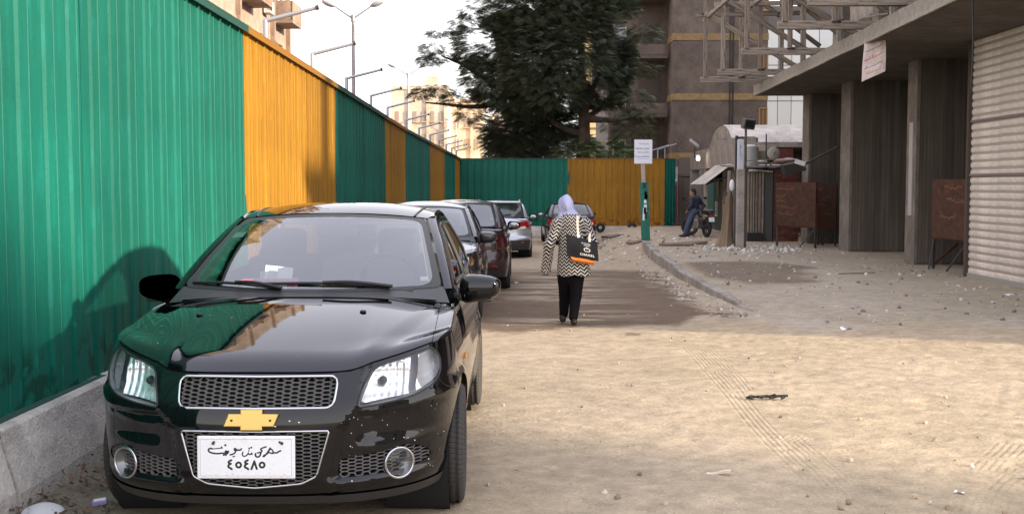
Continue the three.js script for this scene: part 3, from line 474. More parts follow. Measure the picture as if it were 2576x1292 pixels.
{ // shack wall facing the lane, between the shop row and the shop building
  const D = 32.7, P = (a, b) => atD(a, b, D), o = thing('brick_shack', 'ramshackle shack of brick, patched sheet gate and dark door under a rubbish strewn roof', 'shack', [7.0, LEVEL, -D]), bx = (x0, x1, y0, y1, dep, z = 0) => { const a = P(x0, y1), b = P(x1, y0); const lo = y1 >= 606 ? LEVEL - .05 : a.y; return box(b.x - a.x, b.y - lo, dep, (a.x + b.x) / 2 - 7, (lo + b.y) / 2 - LEVEL, z); };
  part('side_wall', box(.12, 2.1, 2.8, P(1880, 500).x - 7, 1.05, -1.45), M.concDark, o);
  const gate = [[.34, .30, .245], [.29, .25, .21], [.37, .33, .28], [.22, .19, .17], [.33, .25, .22]];
  let x = 1879, k = 0; const r = rng(14); while (x < 1921) { const w = 5 + r() * 4; part('gate_strip', bx(x, Math.min(x + w, 1922), 432, 598 + r() * 6, .03, .02 + (k % 2) * .025), std(gate[k % 5], .8, .1, { map: rep(tGrime, 1.5) }), o); x += w; k++; }
  part('gate_plinth', bx(1879, 1920, 585, 612, .16, .06), M.black, o);
  part('dark_door', bx(1922, 1945, 430, 612, .05), std([.085, .08, .077], .7, .2), o);
  // brick wall laid brick by brick
  const bw = part('brick_wall_core', bx(1945.5, 2012, 418, 612, .12, -.08), std([.11, .075, .06], .95), o), a = P(1946, 612), b = P(2011, 420), bl = .21, bh = .07, geo = box(bl - .012, bh - .012, .08); let row = 0;
  for (let y = LEVEL; y < b.y - .07; y += bh, row++) for (let xx = a.x - (row % 2) * bl / 2; xx < b.x; xx += bl) { if (xx < a.x - .02 || xx + bl > b.x + .04) continue; const m = part('brick', geo, mBrick[hash(row, Math.round(xx * 50), 4) * 4 | 0], bw); m.position.set(xx + bl / 2 - 7, y + bh / 2 - LEVEL, -.005 + (hash(row, Math.round(xx * 90), 9) - .5) * .012); m.rotation.y = (hash(row, Math.round(xx * 70), 2) - .5) * .04; }
  part('roof_sheet', box(1.7, .05, 3, .25, P(1900, 415).y - LEVEL, -1.3, .03, 0, .015), M.galv, o);
  const pl = [[1872, 405, 1990, 398], [1878, 418, 1950, 421], [1880, 426, 1938, 432], [1885, 413, 2000, 407]]; for (const q of pl) { const A = P(q[0], q[1]), B = P(q[2], q[3]); part('plank', bar(V3(A.x - 7, A.y - LEVEL, .1 + r() * .2), V3(B.x - 7, B.y - LEVEL, .05 + r() * .3), .1, .03), M.wood, o); }
  part('upper_brick', bx(1950, 2010, 372, 400, .3, -.8), mBrick[0], o); part('upper_render', bx(1878, 1950, 366, 402, .3, -1.1), std([.36, .33, .27], .95, 0, { map: rep(tGrime, 1) }), o);
  part('patched_panel', bx(1920, 1965, 362, 378, .1, -.6), std([.42, .36, .29], .9), o); part('mast', rod(V3(P(1942, 0).x - 7, 2, -.4), V3(P(1941, 0).x - 7, P(1941, 335).y - LEVEL, -.4), .02), M.darkMetal, o);
  const tank = P(1900, 385); const tk = thing('water_tank', 'grey rounded water tank on the shack roof', 'tank', [tank.x, tank.y - .35, -33.4]); part('body', rod(V3(0, 0, 0), V3(0, .55, 0), .26, .24, 16), std([.34, .34, .31], .6), tk); part('lid', ball(.2, 0, .56, 0, 1, .35, 1), M.white, tk);
  const ds = P(1938, 402), di = thing('satellite_dish', 'small grey satellite dish among planks on the shack roof', 'dish', [ds.x, ds.y, -32.5]); const dg = new THREE.SphereGeometry(.36, 20, 8, 0, 6.29, 0, .75); dg.scale(.75, .8, .75); dg.rotateX(Math.PI / 2 + .1); dg.translate(0, .2, .0); part('bowl', dg, std([.36, .34, .3], .7), di); part('mount', rod(V3(0, -.2, -.1), V3(0, .2, 0), .02), M.darkMetal, di); part('feed_arm', rod(V3(0, .02, .1), V3(0, .2, .35), .012), M.darkMetal, di);
  for (const [px, py, c, s] of [[1962, 402, [.34, .24, .22], .14], [1978, 399, [.42, .34, .31], .12], [1912, 404, [.42, .39, .34], .1], [1890, 427, [.36, .33, .28], .09]]) { const p = P(px, py), g = stone(s, px, 2); g.scale(1.5, .55, 1); g.translate(p.x, p.y - .03, -32.4); single('rubbish_bundle', g, std(c, .9), px < 1900 ? 'grey rag caught in the planks of the shack roof' : px < 1950 ? 'pale rubbish bundle beside the water tank' : px < 1970 ? 'pinkish rubbish bundle lying beside the dish' : 'whitish rubbish bundle at the brick end of the roof', 'rubbish', 'rubbish on the shack roof'); }
  const A = atD(1972, 416, 30.4), B = atD(2024, 405, 29.6), C = atD(2030, 428, 29.6), E = atD(1978, 442, 30.4); { const g = new THREE.BufferGeometry(); const P8 = [A, B, C, E].flatMap((p) => [p, p.clone().add(V3(.02, .03, -.5))]); g.setAttribute('position', new THREE.Float32BufferAttribute(P8.flatMap((p) => [p.x, p.y, p.z]), 3)); g.setIndex([0, 2, 4, 0, 4, 6, 1, 5, 3, 1, 7, 5, 0, 1, 3, 0, 3, 2, 2, 3, 5, 2, 5, 4, 4, 5, 7, 4, 7, 6, 6, 7, 1, 6, 1, 0]); const gg = g.toNonIndexed(); gg.computeVertexNormals(); const aw = thing('dark_awning', 'dark drooping awning propped by a long pole at the first bay', 'awning'); part('sheet', gg, M.black, aw); const p0 = atD(2025, 413, 29.8), p1 = atD(2110, 368, 29); part('pole', rod(p0, p1, .03), M.darkMetal, aw); part('cloth_scrap', box(.28, .12, .02, C.x - .2, C.y + .2, C.z + .1, .2, 0, -.3), M.paper, aw); }
}
{ // pole group and stump
  const D = 28.8, base = atY(1862, 626, LEVEL), o = thing('signed_lamp_post', 'square concrete lamp post with a pale sign box and a floodlight on top', 'lamp post', [base.x, LEVEL, base.z]), S = -base.z / F, hx = (px) => (px - 1862) * S, hy = (py) => (626 - py) * S;
  part('concrete_column', rbox(.19, hy(425), .19, .015, hx(1861), hy(425) / 2, 0), M.conc, o); part('dark_post', box(.07, hy(342), .07, hx(1852.5), hy(342) / 2, -.1), M.darkMetal, o);
  const sb = part('sign_box', rbox(.16, hy(352) - hy(427), .09, .02, hx(1859.5), (hy(352) + hy(427)) / 2, .06), std([.55, .56, .6], .5), o); part('sign_mark', merge([box(.012, .3, .004, hx(1858), hy(380), .107), box(.01, .16, .004, hx(1862), hy(395), .107), box(.05, .012, .004, hx(1859), hy(370), .107)]), std([.16, .2, .3], .7), sb);
  part('bracket', box(.2, .05, .04, hx(1865), hy(347), -.02), M.darkMetal, o); part('pipe_post', rod(V3(hx(1873), 0, .05), V3(hx(1872), hy(306), .05), .035, .03), std([.10, .075, .06], .8), o);
  const fl = part('floodlight', rbox(.34, .26, .16, .03, hx(1879), hy(313), .02, .25, .35, -.08), std([.12, .11, .105], .6, .3), o); part('glass', box(.26, .18, .01, hx(1881), hy(314), .115, .25, .35, -.08), M.black, fl);
  // stump
  const t = atY(1832, 622, LEVEL), s = thing('tree_stump_trunk', 'pale dusty bare tree trunk leaning beside the square post', 'tree trunk', [t.x, LEVEL, t.z - .4]); const g = new THREE.CylinderGeometry(.1, .17, 1.35, 12, 10), p = g.attributes.position;
  for (let i = 0; i < p.count; i++) { const y = p.getY(i) + .675, a = Math.atan2(p.getZ(i), p.getX(i)), f = 1 + .9 * Math.exp(-y * 5) + .22 * (vn(a * 2 + 9, y * 3, 5) - .5); p.setXYZ(i, p.getX(i) * f + y * .07, y, p.getZ(i) * f); } g.computeVertexNormals(); part('trunk', g, std([.36, .28, .2], .95, 0, { map: rep(tStreak, 2, .5), bumpMap: rep(tBump, 3), bumpScale: .02 }), s);
  const rl = rng(2), tw = []; for (let i = 0; i < 46; i++) { const a = rl() * 6.28, h = 1.15 + rl() * .55; const q = box(.05 + rl() * .06, .025, .002, Math.cos(a) * .14 * rl() + .1, h, Math.sin(a) * .14 * rl(), rl() * 3, rl() * 3, rl() * 3); tw.push(q); } const lv = part('dry_shoots', merge(tw), std([.12, .11, .06], .9), s); lv.userData.kind = 'stuff';
  part('hanging_bag', ball(.1, .14, 1.62, .12, .7, 1.6, .6), M.paper, s); part('limb', rod(V3(.09, 1.3, 0), V3(.12, 2.0, -.1), .08, .05), std([.2, .16, .13], .95), s);
}
{ // wall and red door behind the end panel, floodlights on the shop row
  const o = thing('rear_yard_wall', 'dim grey yard wall with posts behind the end of the hoarding', 'wall', [7.4, LEVEL - .2, -46.6]); part('wall', box(3.2, 2.3, .2, -.3, 1.15, 0), M.concDark, o); for (const x of [-.9, .15]) part('post', box(.22, 2.6, .25, x, 1.3, .12), M.conc, o); part('cable', tube([V3(-1.6, 2.4, .1), V3(-.6, 2.2, .1), V3(.8, 2.3, .2)], .02), M.black, o);
  const d = atD(1693, 560, 46.2), r = thing('red_metal_door', 'narrow dull red metal door with a white cap behind the green end panel', 'door', [d.x, LEVEL - .2, -46.2]); part('leaf', rbox(.32, 1.75, .06, .02, 0, .98, 0), std([.28, .03, .05], .6, 0, { map: rep(tGrime, 2) }), r); part('cap', ball(.13, .02, 2.02, 0, 1, .8, .7), M.paper, r); part('handle', box(.03, .2, .05, .1, 1, .05), M.darkMetal, r);
  const st = single('brick_step', box(2.6, .16, .5, 7.5, LEVEL + .03, -44.9), mBrick[3], 'low dark red step along the foot of the yard wall', 'step'); void st;
  const f = atD(1748, 385, 42), fo = thing('stick_floodlight', 'floodlight panel on a short stick above the shop row', 'floodlight', [f.x, f.y - .1, -42]); part('stick', rod(V3(0, -.1, 0), V3(0, .3, 0), .025), M.darkMetal, fo); part('panel', rbox(.42, .06, .26, .02, -.02, .46, 0, .5, .2, -.62), std([.3, .29, .27], .5, .3), fo);
  const w = atD(1756, 397, 41.5), wo = thing('wall_lamp', 'small white wall lamp glowing on the shop lintel', 'lamp', [w.x, w.y, -41.5]); part('hood', rbox(.17, .24, .1, .02, 0, 0, 0), std([.3, .3, .3], .5), wo); part('glowing_panel', box(.12, .1, .01, 0, -.03, .056), new THREE.MeshStandardMaterial({ color: 0xffffff, emissive: 0xffffff, emissiveIntensity: .7 }), wo); const pl = new THREE.PointLight(0xfff4e0, .15, 3); pl.position.set(0, -.03, .1); wo.add(pl);
}
// ---------------------------------------------------------------- brown apartment building and its neighbours
function opening(o, x, y, z, w, h, glass, frame, name = 'window') {    // a window that faces +z
  const f = part(name, merge([box(w + .12, .07, .1, x, y + h / 2 + .035, z), box(w + .12, .07, .12, x, y - h / 2 - .035, z), box(.06, h, .1, x - w / 2 - .03, y, z), box(.06, h, .1, x + w / 2 + .03, y, z), box(.04, h, .05, x, y, z)]), frame, o);
  part('pane', box(w, h, .02, x, y, z - .02), glass, f); return f;
}
const mGlass = phy([.03, .035, .04], .08, 0, { clearcoat: 1, clearcoatRoughness: .03 }), mFrame = std([.5, .46, .4], .6);
{
  const o = thing('brown_apartment_building', 'drab brown rendered apartment building with ochre floor bands and balconies', 'building', [8.25, -.6, -60]), mB = std([.185, .150, .128], .95, 0, { map: rep(tGrime, .35), bumpMap: rep(tBump, .5), bumpScale: .01 }), mBand = std([.36, .25, .12], .9, 0, { map: rep(tGrime, .7) });
  part('main_wall', box(5, 22, 12, 2.5, 11, -6), mB, o); part('wing_wall', box(3.2, 22, 10, -1.6, 11, -7.6), mB, o);
  for (let k = 0; k < 5; k++) part('floor_band', box(5.06, .36, 12.06, 2.5, 3.7 + k * 3.14 + .04, -6), mBand, o);
  for (const x of [3.0, 3.16]) part('drain_pipe', rod(V3(x, 0, .05), V3(x, 20, .05), .04), M.darkMetal, o);
  for (let k = 0; k < 5; k++) { opening(o, 4.78, 2.2 + k * 3.14 + .35, .03, .34, 1.1, std([.2, .11, .06], .7), std([.4, .25, .11], .7), 'shutter_window');
    const y = .85 + k * 3.14, b = part('balcony_slab', box(1.9, .22, 1.5, -1.1, y + 2.0, -1.85), mB, o); part('parapet', merge([box(1.9, .55, .1, -1.1, y + 2.36, -1.13), box(.1, .55, 1.4, -2.0, y + 2.36, -1.83)]), mB, b);
    const bars = []; for (let i = 0; i <= 9; i++) bars.push(box(.025, .45, .025, -2.0 + i * .2, y + 2.86, -1.13)); bars.push(box(1.9, .04, .05, -1.1, y + 3.08, -1.13)); part('railing', merge(bars), M.darkMetal, b);
    part('balcony_door', box(1.2, 2.1, .06, -.95, y + 3.2, -2.57), std([.09, .065, .05], .6), o); opening(o, -2.6, y + 3.2, -2.57, .6, 1.2, mGlass, mFrame); }
  part('render_patch', box(1.7, 1.35, .03, 1.2, 3.0, .02), std([.15, .12, .105], .95), o); part('ground_annex', box(2.6, 1.9, 3, -.2, 1.6, 1.6), std([.2, .17, .155], .95, 0, { map: rep(tGrime, .6) }), o);
}
{
  const D = 75, a = atD(1918, 335, D), o = thing('panel_clad_building', 'building clad in large pale grey panels with dark joints', 'building', [a.x, -.6, -D]), pm = [[.40, .43, .47], [.38, .41, .45], [.42, .45, .49]].map((c) => std(c, .35, .2)), y0 = a.y - 1.4 + .6;
  part('core', box(6, 14, 3, 3, 7, -1.6), std([.05, .05, .055], .8), o); const geo = box(.86, 2.3, .05); for (let i = 0; i < 6; i++) for (let j = 0; j < 4; j++) { const m = part('panel', geo, pm[(i * 7 + j * 3) % 3], o); m.position.set(.55 + i * .9, y0 + j * 2.35, -.06); }
  const y = thing('yellow_distant_building', 'sunlit pale yellow building glimpsed between the tree and the brown building', 'building', [8.6, -.8, -100]); const my = std([.78, .60, .32], .9, 0, { map: rep(tGrime, .3) }); part('wall', box(5, 26, 8, 0, 13, -4), my, y); for (let k = 0; k < 8; k++) { for (const x of [-1.6, 0, 1.6]) opening(y, x, 3 + k * 3, .04, .8, 1.3, mGlass, mFrame); part('floor_band', box(5.1, .2, .3, 0, 1.6 + k * 3, .1), my, y); }
}
// ---------------------------------------------------------------- blocks beyond the hoarding on the left
{
  const o = thing('beige_apartment_block', 'pinkish beige apartment block with balconies and air conditioners behind the hoarding', 'building', [-12.4, -.7, -45]), mW = std([.48, .37, .30], .92, 0, { map: rep(tGrime, .3) }), mW2 = std([.40, .285, .22], .92, 0, { map: rep(tGrime, .4) }), mSh = std([.16, .10, .075], .7), mAC = std([.62, .6, .57], .6);
  part('wall', box(12, 25.5, 32, -6, 12.75, 0), mW, o);
  const rot = (g) => { g.rotateY(Math.PI / 2); return g; };
  const r = rng(18);
  for (let k = 0; k < 7; k++) for (let j = 0; j < 9; j++) { const z = 14.2 - j * 3.5, y = 2.2 + k * 3.1;
    const w = 1.1, h = 1.35, f = part('window', merge([rot(box(w + .16, .08, .14, 0, h / 2, 0)), rot(box(w + .16, .08, .2, 0, -h / 2, 0)), rot(box(.07, h, .12, -w / 2, 0, 0)), rot(box(.07, h, .12, w / 2, 0, 0))]), mW2, o); f.position.set(.05, y + .5, z); part('pane', rot(box(w, h, .02)), r() > .5 ? mGlass : mSh, f);
    if (j % 2 === 0) { const b = part('balcony', merge([box(1.0, .16, 2.3, .5, y - .9, z), box(.1, .95, 2.3, .96, y - .35, z), box(1.0, .95, .1, .45, y - .35, z + 1.1), box(1.0, .95, .1, .45, y - .35, z - 1.1)]), mW2, o); void b; }
    else if (r() > .35) { const a = part('air_conditioner', rbox(.34, .6, .85, .02, .25, y - .55, z + (r() - .5)), mAC, o); part('fan_grille', new THREE.CylinderGeometry(.22, .22, .02, 14).rotateZ(1.57).translate(.43, y - .55, a.geometry.boundingBox ? z : z), M.darkMetal, a); } }
  for (const z of [15.9, 8.9, 1.9, -5.1, -12.1, -15.9]) part('rib', box(.25, 25.8, .3, .1, 12.9, z), mW2, o);
  const far = (x0, x1, D, h, dep, label, c, nx) => { const q = thing('distant_apartment_block', label, 'building', [(x0 + x1) / 2, -1.2, -D], 0, 'pale apartment blocks far down the street'), m = std(c, .92, 0, { map: rep(tGrime, .12) }), w = x1 - x0; part('wall', box(w, h, dep, 0, h / 2, -dep / 2), m, q); const fl = Math.floor(h / 3) - 1, wp = std([c[0] * .42, c[1] * .4, c[2] * .4], .6), geo = box(w / nx * .36, 1.3, .1), sill = box(w / nx * .5, .12, .35); for (let i = 0; i < nx; i++) for (let k = 0; k < fl; k++) { const e = part('window', geo, wp, q); e.position.set(-w / 2 + (i + .5) * w / nx, 3 + k * 3, .06); const b = part('ledge', sill, m, q); b.position.set(-w / 2 + (i + .5) * w / nx, 2.25 + k * 3, .17); } for (let i = 0; i <= nx; i += 2) part('pilaster', box(.4, h, .3, -w / 2 + i * w / nx, h / 2, .12), m, q); part('roof_edge', box(w + .4, .5, dep + .4, 0, h + .2, -dep / 2), m, q); part('roof_hut', box(w * .25, 2, 3, w * .15, h + 1.4, -dep / 2), m, q); return q; };
  far(-16.5, -9.5, 150, 15.6, 18, 'large cream apartment block with rows of windows beyond the lamps', [.74, .60, .46], 6);
  far(-9.5, -5.2, 165, 15.0, 20, 'cream block with a plain end wall next to the larger cream block', [.76, .62, .47], 3);
  far(-5.0, -1.6, 205, 15.4, 20, 'lowest and palest apartment block just left of the tree', [.78, .65, .52], 4);
}
// ---------------------------------------------------------------- trees
const leafMats = [[.080, .100, .052], [.080, .100, .052], [.085, .108, .054]].map((c) => phy(c, .95, 0, { transmission: .14, thickness: 0 }));
function frondGeo(seed) {                                       // a feathery leaf: a rib with narrow leaflets, drooping
  const r = rng(seed), P = [], I = []; const L = .62;
  const pair = (x, y, s, len, w) => { const k = P.length / 3; P.push(x - w, y, 0, x + w, y, 0, x + w * 1.6 + len * .25, y - len * .22, s * len, x - w * .4 + len * .25, y - len * .2, s * len); I.push(k, k + 1, k + 2, k, k + 2, k + 3); };
  for (let i = 0; i < 9; i++) { const t = (i + .6) / 9, x = t * L, y = -.28 * t * t * L + (r() - .5) * .02, len = .20 * Math.sin(.5 + t * 2.3) + .03; pair(x, y, 1, len, .0185); pair(x, y, -1, len, .0185); }
  const g = new THREE.BufferGeometry(); g.setAttribute('position', new THREE.Float32BufferAttribute(P, 3)); g.setIndex(I); return g.toNonIndexed();
}
function crownGeo(n, inside, seed, size, outward) {              // fronds placed by a density function
  const r = rng(seed), fr = [1, 2, 3].map(frondGeo), out = [], N = fr[0].attributes.position.count, P = new Float32Array(n * N * 3), q = new THREE.Quaternion(), v = V3(); let k = 0, guard = 0;
  while (k < n && guard++ < n * 60) { const s = inside(r); if (!s) continue; const [x, y, z, dx, dy, dz] = s; const yaw = Math.atan2(-dz, dx) + (r() - .5) * 1.6, e = new THREE.Euler((r() - .5) * 1.0, yaw, clamp(dy, -1, 1) * .5 + (r() - .5) * .7, 'YXZ'); q.setFromEuler(e); const sc = size * (.7 + .6 * r()), a = fr[k % 3].attributes.position; for (let i = 0; i < N; i++) { v.fromBufferAttribute(a, i).multiplyScalar(sc).applyQuaternion(q); P.set([v.x + x, v.y + y, v.z + z], (k * N + i) * 3); } k++; }
  const g = new THREE.BufferGeometry(); g.setAttribute('position', new THREE.BufferAttribute(P.subarray(0, k * N * 3), 3)); g.computeVertexNormals(); void out; void outward; return g;
}
const mBark = std([.115, .085, .065], .95, 0, { map: rep(tStreak, 1, .6), bumpMap: rep(tBump, 2), bumpScale: .02 });
function limb(pts, r0, r1, n = 8) { const c = new THREE.CatmullRomCurve3(pts), g = new THREE.TubeGeometry(c, pts.length * 5, 1, n, false), p = g.attributes.position, s = pts.length * 5; for (let i = 0; i < p.count; i++) { const t = Math.floor(i / (n + 1)) / s, q = c.getPointAt(clamp(t)), k = lerp(r0, r1, t); p.setXYZ(i, q.x + (p.getX(i) - q.x) * k, q.y + (p.getY(i) - q.y) * k, q.z + (p.getZ(i) - q.z) * k); } g.computeVertexNormals(); return g; }
{
  const D = 50, b = atD(1468, 390, D), o = thing('large_feathery_tree', 'large dark feathery leaved tree spreading above the far hoarding', 'tree', [b.x, gDrop(44.4) , -D]), L = (px, py, dz = 0) => { const p = atD(px, py, D + dz); return V3(p.x - b.x, p.y - o.position.y, -dz); };
  const trunkTop = L(1468, 265), y0 = V3(0, 0, 0);
  part('trunk', limb([y0, L(1466, 420), L(1470, 340), trunkTop, L(1462, 190)], .36, .2, 12), mBark, o);
  for (const pts of [[L(1462, 335), L(1440, 330, .3), L(1400, 312, .5), L(1370, 285, .8), L(1330, 262, 1.2), L(1280, 240, 1.5)], [trunkTop, L(1490, 225, -.6), L(1515, 170, -1), L(1530, 90, -1)], [L(1464, 225), L(1430, 170, .6), L(1390, 110, 1), L(1350, 50, 1.2)], [L(1462, 190), L(1462, 120), L(1450, 30), L(1440, -60)], [L(1466, 300), L(1500, 280, 1), L(1550, 250, 1.6), L(1590, 230, 2)], [L(1360, 282, .9), L(1320, 250, .4), L(1240, 215, 0), L(1190, 190, 0)], [L(1280, 240, 1.5), L(1240, 262, 1), L(1180, 268, .6), L(1120, 262, .4), L(1070, 258, .4)], [L(1240, 215, 0), L(1170, 165, 0), L(1110, 140, 0)], [L(1480, 300, -.6), L(1560, 300, -1.4), L(1620, 280, -1.4)]]) part('limb', limb(pts, .16, .03), mBark, o);
  // crown: a cloud of lobes
  const lobes = [], r = rng(40); const add = (px, py, w, h, dz = 0, d = 2.6) => { const p = L(px, py, dz); lobes.push([p.x, p.y, p.z, w * D / F, h * D / F, d]); };
  add(1400, 150, 165, 130, 0, 3.6); add(1300, 130, 110, 100, .5, 3); add(1480, 110, 110, 130, 0, 3.2); add(1380, 20, 170, 100, 0, 3.4); add(1240, 195, 80, 55, 0, 2); add(1265, 238, 66, 42, .4, 1.8); add(1340, 290, 70, 34, 2.2, 1.4); add(1210, 110, 62, 62, 0, 1.8); add(1325, 240, 90, 55, .8, 2.2); add(1520, 205, 62, 70, 1.6, 1.8); add(1450, -70, 160, 90, 0, 3); add(1250, 20, 70, 60, 0, 2); add(1560, 60, 42, 70, 0, 1.8); add(1410, 240, 80, 50, 2.4, 1.6); add(1545, 150, 50, 60, 0, 1.8);
  const tot = lobes.reduce((s, l) => s + l[3] * l[4], 0);
  const sampler = (r) => { let t = r() * tot, i = 0; while ((t -= lobes[i][3] * lobes[i][4]) > 0) i++; const l = lobes[i]; let x, y, z, d; do { x = r() * 2 - 1; y = r() * 2 - 1; z = r() * 2 - 1; d = Math.hypot(x, y, z); } while (d > 1 || d < .1); const k = Math.pow(d, -.45); const X = l[0] + x * k * l[3], Y = l[1] + y * k * l[4], Z = l[2] + z * k * l[5]; const n = vn(X * 1.25 + 40, Y * 1.25 + Z * .8 + 70, 3); if (n < .33) return null; return [X, Y, Z, x / d, y / d, z / d]; };
  part('crown', crownGeo(16500, sampler, 5, .55), leafMats[0], o); part('crown', crownGeo(10000, sampler, 15, .56), leafMats[1], o); part('crown', crownGeo(5200, sampler, 25, .55), leafMats[2], o);
  // loose outer sprays
  const sprays = [[1110, 78, 34, 14], [1085, 120, 28, 16], [1110, 142, 34, 12], [1080, 150, 30, 12], [1165, 60, 30, 24], [1060, 232, 24, 16], [1110, 225, 40, 14], [1150, 250, 40, 16], [1180, 285, 30, 20], [1185, 30, 22, 18], [1610, 175, 40, 22], [1620, 80, 34, 24], [1600, 250, 48, 30], [1610, 290, 34, 14], [1570, 310, 60, 30]].map(([px, py, w, h]) => { const p = L(px, py, (px > 1500 ? -1 : 0)); return [p.x, p.y, p.z, w * D / F, h * D / F]; });
  part('loose_sprays', crownGeo(1500, (r) => { const l = sprays[r() * sprays.length | 0], a = r() * 6.28, q = Math.sqrt(r()); return [l[0] + Math.cos(a) * q * l[3], l[1] + Math.sin(a) * q * l[4], l[2] + (r() - .5) * .8, Math.cos(a), -.3, Math.sin(a)]; }, 9, .5), leafMats[2], o);
}
{ // dark low tree and green shrubs behind the far hoarding
  const D = 53, c = atD(1330, 345, D), o = thing('dark_low_tree', 'dense dark low tree filling the gap under the large tree', 'tree', [c.x, gDrop(44.4), -D]); part('trunk', limb([V3(0, 0, 0), V3(.1, 1.5, 0), V3(-.2, 3, .2)], .18, .1), mBark, o); const cy = c.y - o.position.y;
  const ell = [[0, cy, 0, 1.7, .95, 1.4], [1.6, cy - .2, 0, 1.3, .7, 1.2], [-.4, cy - .8, 0, 1.7, .7, 1.2], [1.2, cy + .5, .6, 1.2, .6, 1], [-1.1, cy + .15, 0, 1.1, .8, 1], [-.6, cy - .4, .2, 1.4, .7, 1]];
  part('crown', crownGeo(3900, (r) => { const l = ell[r() * 6 | 0]; let x, y, z, d; do { x = r() * 2 - 1; y = r() * 2 - 1; z = r() * 2 - 1; d = Math.hypot(x, y, z); } while (d > 1); return [l[0] + x * l[3], l[1] + y * l[4], l[2] + z * l[5], x, y, z]; }, 31, .7), leafMats[1], o);
  const shr = (px, py, D, w, h, n, label, m, seed) => { const p = atD(px, py, D), s = thing('shrub', label, 'shrub', [p.x, gDrop(44.4), -D]); const y = p.y - s.position.y; part('stem', limb([V3(0, 0, 0), V3(.05, y * .6, 0), V3(0, y, 0)], .07, .03), mBark, s); part('foliage', crownGeo(n, (r) => { let x, yy, z; do { x = r() * 2 - 1; yy = r() * 2 - 1; z = r() * 2 - 1; } while (Math.hypot(x, yy, z) > 1); return [x * w, y + yy * h, z * w, x, yy, z]; }, seed, .55), m, s); };
  shr(1530, 388, 47.5, 1.0, .55, 420, 'bright green shrub top behind the yellow far hoarding', phy([.085, .13, .04], .8, 0), 51); shr(1450, 385, 49, .9, .5, 260, 'olive shrub at the foot of the large tree', leafMats[2], 52); shr(1590, 330, 52, 1.0, 1.0, 330, 'thin pale olive bush beside the brown building', phy([.1, .1, .05], .8, 0), 53);
}
// ---------------------------------------------------------------- cars
// a sheet: outline and holes in (a, b), carried to 3-D by map; split until no edge is longer than maxEdge; normals from the map itself
let edgeK = 1;
function surf(outline, holes, map, maxEdge = .05, flip = false) {
  maxEdge *= edgeK; const base = map.base ?? map, off = map.base ? map.off : 0;
  const v2 = (l) => l.map(([a, b]) => new THREE.Vector2(a, b)); let c = v2(outline), hs = holes.map(v2);
  if (THREE.ShapeUtils.isClockWise(c)) c.reverse(); hs = hs.map((h) => THREE.ShapeUtils.isClockWise(h) ? h : h.reverse());
  const all = [...c, ...hs.flat()]; let tris = THREE.ShapeUtils.triangulateShape(c, hs).map((t) => t.map((i) => all[i]));
  const cache = new Map(), key = (p) => Math.round(p.x * 1e5) * 4000037 + Math.round(p.y * 1e5), at = (p) => { const k = key(p); let q = cache.get(k); if (!q) { q = base(p.x, p.y); cache.set(k, q); } return q; };
  for (let pass = 0; pass < 8; pass++) {
    const out = []; let split = 0; const mid = (p, q) => new THREE.Vector2((p.x + q.x) / 2, (p.y + q.y) / 2), long = (p, q) => at(p).distanceTo(at(q)) > maxEdge;
    for (const [p, q, r] of tris) {
      const e = [long(p, q), long(q, r), long(r, p)], n = e[0] + e[1] + e[2];
      if (!n) { out.push([p, q, r]); continue; } split = 1; const a = mid(p, q), b = mid(q, r), d = mid(r, p);
      if (n === 3) out.push([p, a, d], [a, q, b], [d, b, r], [a, b, d]);
      else if (n === 1) { if (e[0]) out.push([p, a, r], [a, q, r]); else if (e[1]) out.push([p, q, b], [p, b, r]); else out.push([p, q, d], [q, r, d]); }
      else if (!e[0]) out.push([p, q, b], [p, b, d], [b, r, d]); else if (!e[1]) out.push([p, a, d], [a, q, r], [a, r, d]); else out.push([p, a, r], [a, q, b], [a, b, r]);
    }
    tris = out; if (!split) break;
  }
  const P = [], N = [], U = [], h = 1e-3, nc = new Map();
  const nrm = (p) => { const k = key(p); let n = nc.get(k); if (!n) { const a = base(p.x + h, p.y).sub(base(p.x - h, p.y)), b = base(p.x, p.y + h).sub(base(p.x, p.y - h)); n = a.cross(b).normalize(); if (flip) n.negate(); nc.set(k, n); } return n; };
  for (const t of tris) { const A = at(t[0]), B = at(t[1]), C = at(t[2]), g = B.clone().sub(A).cross(C.clone().sub(A)); if (g.length() < 1e-10) continue; const o = g.dot(nrm(t[0])) < 0 ? [0, 2, 1] : [0, 1, 2]; for (const i of o) { const q = at(t[i]), n = nrm(t[i]), f = flip ? -off : off; P.push(q.x + n.x * f, q.y + n.y * f, q.z + n.z * f); N.push(n.x, n.y, n.z); U.push(q.x * .8 + q.z * .6, q.y + q.z * .3); } }
  const g = new THREE.BufferGeometry(); g.setAttribute('position', new THREE.Float32BufferAttribute(P, 3)); g.setAttribute('normal', new THREE.Float32BufferAttribute(N, 3)); g.setAttribute('uv', new THREE.Float32BufferAttribute(U, 2)); return g;
}
function grid(nu, nv, fn, u0 = 0, u1 = 1, v0 = 0, v1 = 1) { // a net of points, smooth shaded
  const P = [], U = [], I = []; for (let j = 0; j <= nv; j++) for (let i = 0; i <= nu; i++) { const q = fn(lerp(u0, u1, i / nu), lerp(v0, v1, j / nv)); P.push(q.x, q.y, q.z); U.push(q.x * .8 + q.z * .6, q.y + q.z * .3); if (i && j) { const k = j * (nu + 1) + i; I.push(k - nu - 2, k - nu - 1, k, k - nu - 2, k, k - 1); } }
  const g = new THREE.BufferGeometry(); g.setAttribute('position', new THREE.Float32BufferAttribute(P, 3)); g.setAttribute('uv', new THREE.Float32BufferAttribute(U, 2)); g.setIndex(I); g.computeVertexNormals(); return g;
}
